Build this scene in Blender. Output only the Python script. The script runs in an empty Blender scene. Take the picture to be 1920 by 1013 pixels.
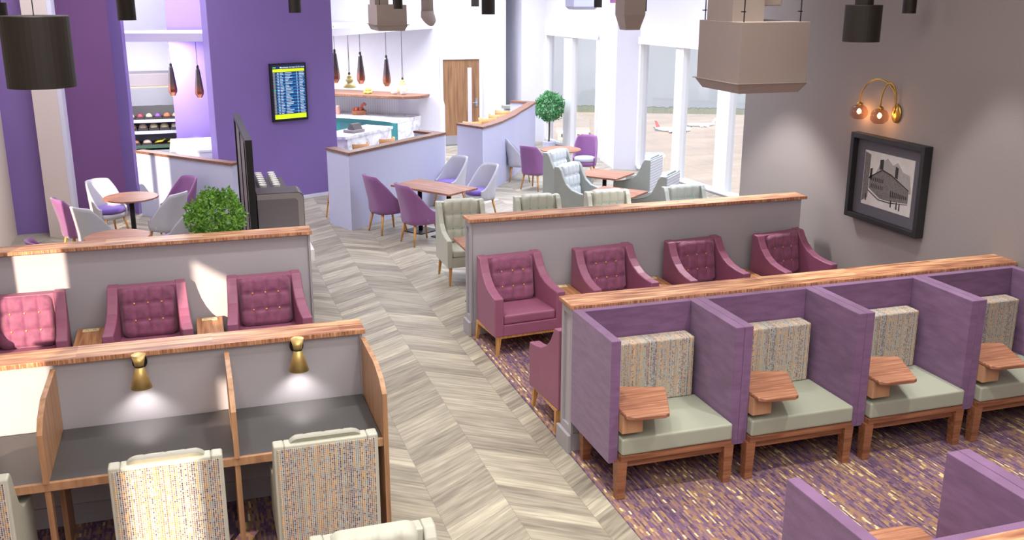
import bpy, bmesh, math, random
from math import sin, cos, pi, radians, atan2, hypot
from mathutils import Vector, Matrix
random.seed(7)
S = bpy.context.scene
COL = S.collection

# ------------------------------------------------------------------ camera
cam = bpy.data.cameras.new('camera'); cam_o = bpy.data.objects.new('camera', cam); COL.objects.link(cam_o)
cam.sensor_width = 36; cam.lens = 34.909; cam.clip_end = 2000; cam.clip_start = 0.05
yaw, pitch, roll = 0.312603, 0.277299, 0.001334
fw = Vector((sin(yaw)*cos(pitch), cos(yaw)*cos(pitch), -sin(pitch)))
rt = Vector((cos(yaw), -sin(yaw), 0)); up = rt.cross(fw)
r2 = rt*cos(roll) + up*sin(roll); u2 = -sin(roll)*rt + cos(roll)*up
M = Matrix((r2, u2, -fw)).transposed().to_4x4(); M.translation = Vector((0, 0, 3.7))
cam_o.matrix_world = M
S.camera = cam_o
# ------------------------------------------------------------------ world, sun, big lights, exposure
S.view_settings.view_transform = 'Standard'; S.view_settings.look = 'None'
S.view_settings.exposure = 0.08; S.view_settings.gamma = 1.0; S.view_settings.use_curve_mapping = False
S.cycles.max_bounces = 8; S.cycles.use_denoising = True
S.cycles.sample_clamp_indirect = 6.0
W = bpy.data.worlds.new('world'); S.world = W; W.use_nodes = True
wn = W.node_tree.nodes; wl = W.node_tree.links; wn.clear()
wo = wn.new('ShaderNodeOutputWorld'); bg = wn.new('ShaderNodeBackground'); tc = wn.new('ShaderNodeTexCoord')
mp = wn.new('ShaderNodeMapping'); mp.inputs['Scale'].default_value = (1.5, 1.5, 6)
nz = wn.new('ShaderNodeTexNoise'); nz.inputs['Scale'].default_value = 2.2; nz.inputs['Detail'].default_value = 4
rp = wn.new('ShaderNodeValToRGB'); rp.color_ramp.elements[0].position = .3; rp.color_ramp.elements[1].position = .72
rp.color_ramp.elements[0].color = (.56, .59, .66, 1); rp.color_ramp.elements[1].color = (.74, .75, .78, 1)
wl.new(tc.outputs['Generated'], mp.inputs[0]); wl.new(mp.outputs[0], nz.inputs['Vector']); wl.new(nz.outputs[0], rp.inputs[0])
wl.new(rp.outputs[0], bg.inputs[0]); wl.new(bg.outputs[0], wo.inputs[0]); bg.inputs[1].default_value = 1.0

def lamp(name, kind, loc, energy, color=(1, 1, 1), rot=None, parent=None, **kw):
    l = bpy.data.lights.new(name, kind); l.energy = energy; l.color = color
    for k, v in kw.items(): setattr(l, k, v)
    o = bpy.data.objects.new(name, l); COL.objects.link(o); o.location = loc
    if rot is not None: o.rotation_euler = rot
    if parent: o.parent = parent
    return o
sd = Vector((.41, .91, -.277))
sun = lamp('sun', 'SUN', (-5, -8, 8), 11.5, (1, .76, .56), angle=radians(.8))
sun.rotation_euler = sd.to_track_quat('-Z', 'Y').to_euler()
# added fill lights without fixtures, unseen above the frame (pointing straight down)
lamp('fill_light_lounge', 'AREA', (2.0, .2, 5.1), 430, (1, .965, .92), (0, 0, 0), shape='RECTANGLE', size=6, size_y=5)
lamp('fill_light_lounge', 'AREA', (2.4, 6.6, 5.1), 130, (1, .97, .93), (0, 0, 0), shape='RECTANGLE', size=6, size_y=3)
lamp('fill_light_dining', 'AREA', (7.0, 14.4, 5.1), 360, (.82, .86, 1), (0, 0, 0), shape='RECTANGLE', size=3, size_y=6, spread=radians(125))
lamp('fill_light_cafe', 'AREA', (-.6, 14.0, 5.1), 190, (.93, .92, 1), (0, 0, 0), shape='RECTANGLE', size=2.6, size_y=4)
lamp('fill_light_door', 'AREA', (5.8, 20.6, 5.1), 380, (.88, .90, 1), (0, 0, 0), shape='RECTANGLE', size=3.6, size_y=3.6, spread=radians(135))
lamp('canopy_fill', 'AREA', (2.9, 21.2, 2.76), 135, (.97, .97, 1), (0, 0, 0), shape='RECTANGLE', size=1.6, size_y=1.6)  # fill added under the canopy to brighten the bar
lamp('canopy_fill', 'AREA', (-.6, 19.2, 2.76), 110, (.98, .97, 1), (0, 0, 0), shape='RECTANGLE', size=1.0, size_y=.6)  # second added fill, brightens the chiller opening from below the canopy
lamp('fill_light_kitchen', 'AREA', (-.2, 19.0, 5.1), 160, (.95, .95, 1), (0, 0, 0), shape='RECTANGLE', size=2, size_y=1.2)  # unseen fill added to lift the walls round the chiller
lamp('chiller_strip_light', 'AREA', (-.68, 20.62, 1.82), 14, (1, .95, .9), (0, 0, 0), shape='RECTANGLE', size=.9, size_y=.1)

for x_, y_, e_ in ((1.7, 4.6, 200), (1.7, 8.4, 200), (1.8, 12.0, 140), (4.6, 4.5, 260), (5.0, 8.5, 130), (-.6, 8.3, 110), (-.6, 4.4, 110)):  # spots with no fixture, added out of view for stronger shadows
    lamp('unseen_spot', 'SPOT', (x_, y_, 5.1), e_*1.5, (1, .96, .90), (0, 0, 0), spot_size=radians(82), spot_blend=.7, shadow_soft_size=.09)
lamp('unseen_spot', 'SPOT', (6.2, 7.25, 5.1), 420, (1, .97, .94), (0, 0, 0), spot_size=radians(45), spot_blend=.3, shadow_soft_size=.05)
# ------------------------------------------------------------------ materials
def lin(c):
    return tuple(((x/255)/12.92 if x/255 <= .04045 else ((x/255+.055)/1.055)**2.4) for x in c)
MATS = {}
def nodes(name):
    m = bpy.data.materials.new(name); m.use_nodes = True; MATS[name] = m
    nt = m.node_tree; return m, nt, nt.nodes, nt.links, nt.nodes['Principled BSDF']
def plain(name, c, rough=.6, metal=0, var=.0, scale=8, bump=0, bscale=60, spec=.5, **kw):
    m, nt, N, L, b = nodes(name); c = lin(c)
    b.inputs['Base Color'].default_value = (*c, 1); b.inputs['Roughness'].default_value = rough
    b.inputs['Metallic'].default_value = metal; b.inputs['Specular IOR Level'].default_value = spec
    t = N.new('ShaderNodeTexCoord')
    n = N.new('ShaderNodeTexNoise'); n.inputs['Scale'].default_value = scale; n.inputs['Detail'].default_value = 4
    L.new(t.outputs['Object'], n.inputs['Vector'])
    if var:
        r = N.new('ShaderNodeValToRGB'); r.color_ramp.elements[0].position = .3; r.color_ramp.elements[1].position = .7
        r.color_ramp.elements[0].color = (*[x*(1-var) for x in c], 1); r.color_ramp.elements[1].color = (*[min(1, x*(1+var)) for x in c], 1)
        L.new(n.outputs[0], r.inputs[0]); L.new(r.outputs[0], b.inputs['Base Color'])
    if bump:
        n2 = N.new('ShaderNodeTexNoise'); n2.inputs['Scale'].default_value = bscale
        L.new(t.outputs['Object'], n2.inputs['Vector'])
        bp = N.new('ShaderNodeBump'); bp.inputs['Strength'].default_value = bump; bp.inputs['Distance'].default_value = .004
        L.new(n2.outputs[0], bp.inputs['Height']); L.new(bp.outputs[0], b.inputs['Normal'])
    for k, v in kw.items(): b.inputs[k.replace('_', ' ')].default_value = v
    return m
def emit(name, c, s):
    m, nt, N, L, b = nodes(name); c = lin(c)
    b.inputs['Base Color'].default_value = (*[x*.3 for x in c], 1)
    b.inputs['Emission Color'].default_value = (*c, 1); b.inputs['Emission Strength'].default_value = s
    return m
def wood(name, c0, c1, c2, axis='x', scale=1.0, rough=.45):
    m, nt, N, L, b = nodes(name)
    t = N.new('ShaderNodeTexCoord'); mp = N.new('ShaderNodeMapping')
    sc = {'x': (1.2, 22, 22), 'y': (22, 1.2, 22), 'z': (22, 22, 1.2)}[axis]
    mp.inputs['Scale'].default_value = tuple(q*scale for q in sc)
    n = N.new('ShaderNodeTexNoise'); n.inputs['Scale'].default_value = 1.6; n.inputs['Detail'].default_value = 6; n.inputs['Distortion'].default_value = .6
    r = N.new('ShaderNodeValToRGB'); e = r.color_ramp.elements
    e[0].position = .33; e[0].color = (*lin(c0), 1); e[1].position = .68; e[1].color = (*lin(c2), 1)
    k = e.new(.5); k.color = (*lin(c1), 1)
    L.new(t.outputs['Object'], mp.inputs[0]); L.new(mp.outputs[0], n.inputs['Vector']); L.new(n.outputs[0], r.inputs[0]); L.new(r.outputs[0], b.inputs['Base Color'])
    b.inputs['Roughness'].default_value = rough
    return m
class NT:  # tiny math-node helper
    def __init__(s, nt): s.N = nt.nodes; s.L = nt.links
    def m(s, op, a, b=None, c=None):
        n = s.N.new('ShaderNodeMath'); n.operation = op
        for i, v in enumerate((a, b, c)):
            if v is None: continue
            if isinstance(v, (int, float)): n.inputs[i].default_value = v
            else: s.L.new(v, n.inputs[i])
        return n.outputs[0]
    def sep(s, out='Object'):
        t = s.N.new('ShaderNodeTexCoord'); x = s.N.new('ShaderNodeSeparateXYZ'); s.L.new(t.outputs[out], x.inputs[0]); return t.outputs[out], x.outputs
    def comb(s, x, y, z=0.0):
        c = s.N.new('ShaderNodeCombineXYZ')
        for i, v in enumerate((x, y, z)):
            if isinstance(v, (int, float)): c.inputs[i].default_value = v
            else: s.L.new(v, c.inputs[i])
        return c.outputs[0]
    def white(s, vec):
        w = s.N.new('ShaderNodeTexWhiteNoise'); w.noise_dimensions = '3D'; s.L.new(vec, w.inputs['Vector']); return w.outputs['Value']
    def ramp(s, v, stops, interp='LINEAR'):
        r = s.N.new('ShaderNodeValToRGB'); r.color_ramp.interpolation = interp; e = r.color_ramp.elements
        e[0].position = stops[0][0]; e[0].color = (*lin(stops[0][1]), 1); e[1].position = stops[-1][0]; e[1].color = (*lin(stops[-1][1]), 1)
        for p, c in stops[1:-1]:
            k = e.new(p); k.color = (*lin(c), 1)
        s.L.new(v, r.inputs[0]); return r.outputs[0]
    def mix(s, f, a, b, mode='MIX'):
        n = s.N.new('ShaderNodeMix'); n.data_type = 'RGBA'; n.blend_type = mode
        for k, v in ((0, f), (6, a), (7, b)):
            if isinstance(v, (int, float)): n.inputs[k].default_value = v
            elif isinstance(v, tuple): n.inputs[k].default_value = (*v, 1)
            else: s.L.new(v, n.inputs[k])
        return n.outputs[2]
    def noise(s, vec, scale, detail=3):
        n = s.N.new('ShaderNodeTexNoise'); n.inputs['Scale'].default_value = scale; n.inputs['Detail'].default_value = detail
        s.L.new(vec, n.inputs['Vector']); return n.outputs[0]

def mat_chevron():
    m, nt, N, L, b = nodes('chevron_planks'); h = NT(nt); o, xyz = h.sep()
    wB = .533; x = h.m('SUBTRACT', xyz[0], 1.489-20*wB); y = xyz[1]
    band = h.m('FLOOR', h.m('DIVIDE', x, wB)); fx = h.m('SUBTRACT', x, h.m('MULTIPLY', band, wB))
    par = h.m('MODULO', band, 2.0)             # 1 / 0
    sgn = h.m('SUBTRACT', 1.0, h.m('MULTIPLY', par, 2.0))
    # band 20 (par 0) starts at x=1.489: planks rise with +.69 there; band 21 falls
    v = h.m('SUBTRACT', y, h.m('MULTIPLY', h.m('MULTIPLY', fx, sgn), .69))
    off = h.m('MULTIPLY', par, .69*wB)
    v = h.m('SUBTRACT', v, off)
    pw = .165; k = h.m('FLOOR', h.m('DIVIDE', v, pw)); fv = h.m('SUBTRACT', h.m('DIVIDE', v, pw), k)
    rnd = h.white(h.comb(band, k, 1.0))
    # grain along plank
    g = h.noise(h.comb(h.m('ADD', h.m('MULTIPLY', fx, 2.2), h.m('MULTIPLY', rnd, 37)), h.m('MULTIPLY', v, 19), rnd), 1.5, 5)
    val = h.m('ADD', h.m('MULTIPLY', rnd, .30), h.m('MULTIPLY', g, .82))
    col = h.ramp(val, [(.26, (118, 111, 100)), (.46, (150, 143, 128)), (.64, (172, 165, 148)), (.86, (204, 197, 174))])
    seam = h.m('LESS_THAN', h.m('MINIMUM', fv, h.m('SUBTRACT', 1.0, fv)), .02)
    seam2 = h.m('LESS_THAN', h.m('MINIMUM', fx, h.m('SUBTRACT', wB, fx)), .0025)
    sm = h.m('MULTIPLY', h.m('MAXIMUM', seam, seam2), .5)
    c = h.mix(sm, col, lin((120, 110, 100)))
    L.new(c, b.inputs['Base Color']); b.inputs['Roughness'].default_value = .42; b.inputs['Specular IOR Level'].default_value = .35
    return m
def mat_carpet():
    m, nt, N, L, b = nodes('carpet_weave'); h = NT(nt); o, xyz = h.sep()
    wob = h.m('MULTIPLY', h.noise(o, 14, 2), .012)
    cx = h.m('FLOOR', h.m('DIVIDE', h.m('ADD', xyz[0], wob), .015)); stag = h.m('MULTIPLY', h.white(h.comb(cx, 3.0, 0)), .04)
    cy = h.m('FLOOR', h.m('DIVIDE', h.m('ADD', xyz[1], stag), .05))
    r1 = h.white(h.comb(cx, cy, 2.0)); r2 = h.white(h.comb(cx, 9.0, 0))
    big = h.noise(h.comb(h.m('MULTIPLY', xyz[0], 2.0), h.m('MULTIPLY', xyz[1], .6), 0), 2.0, 3)
    v = h.m('ADD', h.m('ADD', h.m('MULTIPLY', r1, .42), h.m('MULTIPLY', r2, .36)), h.m('MULTIPLY', big, .32))
    col = h.ramp(v, [(.22, (88, 68, 92)), (.42, (114, 90, 116)), (.56, (134, 106, 122)), (.68, (160, 124, 98)), (.80, (168, 138, 104)), (.86, (218, 192, 140)), (.93, (242, 226, 176))])
    L.new(col, b.inputs['Base Color']); b.inputs['Roughness'].default_value = .95; b.inputs['Specular IOR Level'].default_value = .1
    bp = N.new('ShaderNodeBump'); bp.inputs['Strength'].default_value = .5; bp.inputs['Distance'].default_value = .006
    L.new(h.noise(o, 160, 2), bp.inputs['Height']); L.new(bp.outputs[0], b.inputs['Normal'])
    return m
def mat_tweed(name='tweed_fabric', cw=.0125, dark=1.0):
    m, nt, N, L, b = nodes(name); h = NT(nt); o, xyz = h.sep()
    u = h.m('DIVIDE', xyz[0], cw); v = h.m('DIVIDE', h.m('ADD', xyz[2], xyz[1]), cw)
    cu = h.m('FLOOR', u); cv = h.m('FLOOR', v); fu = h.m('SUBTRACT', u, cu); fv = h.m('SUBTRACT', v, cv)
    col = h.ramp(h.m('ADD', h.m('MULTIPLY', h.white(h.comb(cu, 5.0, 0)), .8), h.m('MULTIPLY', h.white(h.comb(cu, cv, 0)), .2)),
                 [(0, (78, 58, 78)), (.16, (128, 142, 142)), (.32, (172, 124, 62)), (.46, (116, 96, 92)), (.6, (140, 150, 140)), (.72, (190, 146, 80)), (.86, (92, 84, 96))], 'CONSTANT')
    col = h.mix(h.m('MULTIPLY', h.white(h.comb(cu, cv, 7.0)), .25), col, lin((200, 196, 186)))
    line = h.m('LESS_THAN', fu, .22); line2 = h.m('LESS_THAN', fv, .2)
    f = h.m('MAXIMUM', line, h.m('MULTIPLY', line2, .6))
    c = h.mix(f, col, lin(tuple(dark*q for q in (222, 214, 204))))
    L.new(c, b.inputs['Base Color']); b.inputs['Roughness'].default_value = .95; b.inputs['Specular IOR Level'].default_value = .1
    return m
def mat_wallpaper():
    m, nt, N, L, b = nodes('herringbone_wallpaper'); h = NT(nt); o, xyz = h.sep()
    p = .022; y = h.m('DIVIDE', xyz[1], p); cy = h.m('FLOOR', y); fy = h.m('SUBTRACT', y, cy)
    sg = h.m('SUBTRACT', 1.0, h.m('MULTIPLY', h.m('MODULO', h.m('ABSOLUTE', cy), 2.0), 2.0))
    t = h.m('ADD', h.m('DIVIDE', xyz[2], .009), h.m('MULTIPLY', h.m('MULTIPLY', fy, sg), 2.0))
    s = h.m('LESS_THAN', h.m('FRACT', t), .5)
    c = h.mix(h.m('MULTIPLY', s, .9), lin((174, 166, 164)), lin((113, 107, 107)))
    c = h.mix(h.m('MULTIPLY', h.noise(o, 300, 2), .5), c, lin((136, 129, 128)))
    L.new(c, b.inputs['Base Color']); b.inputs['Roughness'].default_value = .85; b.inputs['Specular IOR Level'].default_value = .2
    return m
def mat_marble():
    m, nt, N, L, b = nodes('white_marble'); h = NT(nt); o, xyz = h.sep()
    n1 = h.noise(o, 3.0, 6)
    v = h.m('ABSOLUTE', h.m('SUBTRACT', n1, .5))
    c = h.ramp(v, [(0, (196, 198, 208)), (.03, (220, 221, 228)), (.1, (240, 240, 243))])
    L.new(c, b.inputs['Base Color']); b.inputs['Roughness'].default_value = .2
    return m
def mat_tiles():
    m, nt, N, L, b = nodes('white_reeded_tiles'); h = NT(nt); o, xyz = h.sep()
    u = h.m('FRACT', h.m('DIVIDE', xyz[0], .06))
    f = h.m('LESS_THAN', u, .16)
    L.new(h.mix(f, lin((240, 240, 246)), lin((216, 217, 230))), b.inputs['Base Color']); b.inputs['Roughness'].default_value = .3
    return m
def mat_ground():
    m, nt, N, L, b = nodes('apron_concrete'); h = NT(nt); o, xyz = h.sep()
    n1 = h.noise(h.comb(h.m('MULTIPLY', xyz[0], .02), h.m('MULTIPLY', xyz[1], .05), 0), 3, 5)
    gx = h.m('LESS_THAN', h.m('FRACT', h.m('DIVIDE', xyz[0], 7.5)), .03); gy = h.m('LESS_THAN', h.m('FRACT', h.m('DIVIDE', xyz[1], 7.5)), .03)
    c = h.ramp(n1, [(.3, (194, 192, 194)), (.55, (208, 204, 202)), (.75, (220, 218, 216))])
    c = h.mix(h.m('MULTIPLY', h.m('MAXIMUM', gx, gy), .25), c, lin((120, 110, 104)))
    L.new(c, b.inputs['Base Color']); b.inputs['Roughness'].default_value = .9
    return m
def mat_felt(name, c):
    m, nt, N, L, b = nodes(name); h = NT(nt); o, xyz = h.sep(); c0 = lin(c)
    n1 = h.noise(h.comb(h.m('MULTIPLY', xyz[0], 2.0), h.m('MULTIPLY', xyz[1], 2.0), h.m('MULTIPLY', xyz[2], 9.0)), 2.2, 4)
    n2 = h.noise(o, 240, 2)
    f = h.m('ADD', h.m('MULTIPLY', n1, .6), h.m('MULTIPLY', n2, .4))
    r = N.new('ShaderNodeValToRGB'); r.color_ramp.elements[0].position = .36; r.color_ramp.elements[1].position = .66
    r.color_ramp.elements[0].color = (*[q*.78 for q in c0], 1); r.color_ramp.elements[1].color = (*[q*1.2 for q in c0], 1)
    L.new(f, r.inputs[0]); L.new(r.outputs[0], b.inputs['Base Color']); b.inputs['Roughness'].default_value = .95; b.inputs['Specular IOR Level'].default_value = .15
    b.inputs['Sheen Weight'].default_value = .25
    return m
def mat_glass(name, tint=(235, 240, 245), rough=0.0):
    m, nt, N, L, b = nodes(name)
    N.remove(b); out = N['Material Output']
    tr = N.new('ShaderNodeBsdfTransparent'); tr.inputs[0].default_value = (*lin(tint), 1)
    gl = N.new('ShaderNodeBsdfGlossy'); gl.inputs['Roughness'].default_value = .03; gl.inputs[0].default_value = (.9, .93, 1, 1)
    mx = N.new('ShaderNodeMixShader'); fr = N.new('ShaderNodeLayerWeight'); h = NT(nt)
    L.new(h.m('ADD', h.m('MULTIPLY', h.m('POWER', fr.outputs['Facing'], 5.0), .6), .03), mx.inputs[0]); L.new(tr.outputs[0], mx.inputs[1]); L.new(gl.outputs[0], mx.inputs[2]); L.new(mx.outputs[0], out.inputs[0])
    return m
def mat_pendant():
    m, nt, N, L, b = nodes('copper_smoke_glass'); h = NT(nt); t = N.new('ShaderNodeTexCoord'); sx = N.new('ShaderNodeSeparateXYZ'); L.new(t.outputs['Generated'], sx.inputs[0])
    c = h.ramp(sx.outputs[2], [(0, (178, 112, 84)), (.2, (150, 88, 64)), (.45, (88, 74, 76)), (1, (64, 62, 68))])
    L.new(c, b.inputs['Base Color']); b.inputs['Metallic'].default_value = .7; b.inputs['Roughness'].default_value = .22
    return m

CHEV = mat_chevron(); CARPET = mat_carpet(); TWEED = mat_tweed(); TWEED_B = mat_tweed('tweed_back_cushion', .011, .93); PAPER = mat_wallpaper()
MARBLE = mat_marble(); TILES = mat_tiles(); GROUND = mat_ground()
def mat_slat():
    m, nt, N, L, b = nodes('striped_pale_fabric'); h = NT(nt); o, xyz = h.sep()
    f = h.m('LESS_THAN', h.m('FRACT', h.m('DIVIDE', xyz[2], .045)), .2)
    L.new(h.mix(f, lin((226, 228, 236)), lin((178, 182, 192))), b.inputs['Base Color']); b.inputs['Roughness'].default_value = .8
    return m
SLAT = mat_slat()
GLASS = mat_glass('window_glass', (250, 251, 252)); CGLASS = mat_glass('cabinet_glass', (225, 230, 232)); SMOKE = mat_glass('smoked_glass', (232, 212, 202))
COPPER = mat_pendant()
P_WHITE = plain('white_wall_paint', (226, 226, 236), .7, var=.01)
P_CREAM = plain('cream_frame_paint', (226, 214, 200), .6)
P_GREY = plain('grey_wall_paint', (176, 173, 180), .65, var=.015, scale=2)
P_GREYL = plain('blue_lit_grey_paint', (196, 199, 226), .65, var=.01)  # blue of the window daylight put into the grey base colour
P_PURPLE = plain('purple_wall_paint', (132, 108, 176), .6, var=.02, scale=2)
P_PLUM = plain('plum_wall_paint', (124, 82, 136), .6, var=.02, scale=2)
P_LILAC = plain('lilac_wall_paint', (150, 128, 196), .6)
P_CEIL = plain('ceiling_paint', (225, 224, 224), .8)
SKIRT = plain('grey_skirting_paint', (166, 162, 168), .5)
PLUMF = plain('mulberry_leather', (150, 90, 118), .48, var=.05, scale=6, bump=.08, bscale=90)
PLUMV = plain('mulberry_velvet', (138, 76, 108), .7, var=.28, scale=13, Sheen_Weight=.4)
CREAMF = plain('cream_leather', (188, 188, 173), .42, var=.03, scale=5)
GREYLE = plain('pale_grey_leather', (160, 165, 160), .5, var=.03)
SAGE = plain('sage_seat_vinyl', (160, 164, 148), .45, var=.03, scale=3)
FELT = mat_felt('purple_booth_felt', (120, 88, 124)); FELT_E = FELT
BRASS = plain('brass', (196, 158, 84), .3, 1.0)
BRASSM = plain('brushed_brass', (222, 192, 124), .42, .75, var=.06, scale=30)
BLACK = plain('black_metal', (34, 32, 34), .45, .3)
FIXT = plain('dark_bronze_metal', (30, 23, 16), .55, .2)
DARKTOP = plain('charcoal_laminate', (76, 75, 76), .38, var=.03)
BTN_C = plain('copper_button', (232, 168, 110), .3, .5)
BTN_T = plain('teal_button', (60, 190, 180), .4)
PLUGC = plain('cream_plastic', (230, 222, 176), .4)
DK = plain('dark_slot', (30, 28, 28), .6)
WOODC = wood('oak_cap_wood', (150, 98, 72), (196, 142, 104), (222, 176, 134), 'x')
def cap_wood(name, c0, c1, c2):
    m, nt, N, L, b = nodes(name); h = NT(nt); o, xyz = h.sep()
    n1 = h.noise(h.comb(h.m('MULTIPLY', xyz[0], 1.6), h.m('MULTIPLY', xyz[1], 16), h.m('MULTIPLY', xyz[2], 16)), 1.8, 6)
    blk = h.white(h.comb(h.m('FLOOR', h.m('DIVIDE', xyz[0], .9)), h.m('FLOOR', h.m('DIVIDE', xyz[1], .07)), 0))
    top = h.m('ADD', h.m('MULTIPLY', n1, .9), h.m('MULTIPLY', h.m('SUBTRACT', blk, .4), .22))
    n2 = h.noise(h.comb(h.m('MULTIPLY', xyz[0], 60), xyz[1], h.m('MULTIPLY', xyz[2], 6)), 1.5, 4)
    n3 = h.noise(h.comb(h.m('MULTIPLY', xyz[0], 5), 0, 0), 1.5, 3)
    edge = h.m('SUBTRACT', h.m('ADD', h.m('MULTIPLY', n2, .8), h.m('MULTIPLY', n3, .3)), .12)
    g = N.new('ShaderNodeTexCoord'); sx = N.new('ShaderNodeSeparateXYZ'); L.new(g.outputs['Normal'], sx.inputs[0])
    isTop = h.m('GREATER_THAN', sx.outputs[2], .5)
    v = h.m('ADD', h.m('MULTIPLY', isTop, top), h.m('MULTIPLY', h.m('SUBTRACT', 1.0, isTop), edge))
    L.new(h.ramp(v, [(.3, c0), (.46, c1), (.64, c2)]), b.inputs['Base Color']); b.inputs['Roughness'].default_value = .45
    return m
WOODC = cap_wood('oak_cap', (136, 84, 60), (188, 134, 98), (224, 182, 140))
WOODY = wood('oak_divider_wood', (156, 114, 80), (178, 134, 98), (190, 147, 112), 'z', .5)
WOODT = wood('walnut_table_wood', (130, 84, 62), (158, 106, 80), (186, 136, 106), 'x', 1.2)
WOODL = wood('oak_leg_wood', (176, 124, 64), (200, 146, 82), (214, 164, 100), 'z', 1.5)
WOODD = wood('brown_booth_wood', (112, 68, 44), (140, 90, 62), (158, 108, 78), 'x', 1.0)
WOODS = wood('warm_side_table_wood', (156, 100, 66), (186, 130, 88), (206, 152, 108), 'y', .8)
WOODR = wood('oak_door_wood', (116, 84, 58), (142, 106, 74), (160, 122, 88), 'z', .45)
WOODB = wood('far_cap_wood', (106, 72, 56), (126, 88, 68), (144, 104, 82), 'x', 1)
DSHELL_P = plain('plum_chair_fabric', (138, 88, 142), .8, var=.03, Sheen_Weight=.3)
DSHELL_G = plain('pale_grey_chair_fabric', (190, 190, 200), .7, var=.02)
SEAT_P = plain('violet_seat_fabric', (112, 84, 176), .75, Sheen_Weight=.3)
SEAT_G = plain('grey_seat_fabric', (176, 178, 200), .7)
TAUPE = plain('taupe_unit_metal', (164, 150, 142), .6, var=.01)
TEAL = plain('teal_panel', (44, 130, 136), .4)
WHITEP = plain('white_ceramic', (238, 238, 238), .3)
ALAB = plain('alabaster', (190, 172, 108), .4, var=.12, scale=14)
LEAF = plain('green_leaf', (112, 164, 62), .6, var=.35, scale=14)
LEAF2 = plain('far_green_leaf', (84, 150, 92), .6, var=.3, scale=14)
BARK = plain('bark', (106, 90, 78), .9, var=.2, scale=30)
MGREY = plain('machine_grey', (136, 128, 130), .4)
MDARK = plain('machine_dark', (88, 82, 82), .4)

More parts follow.
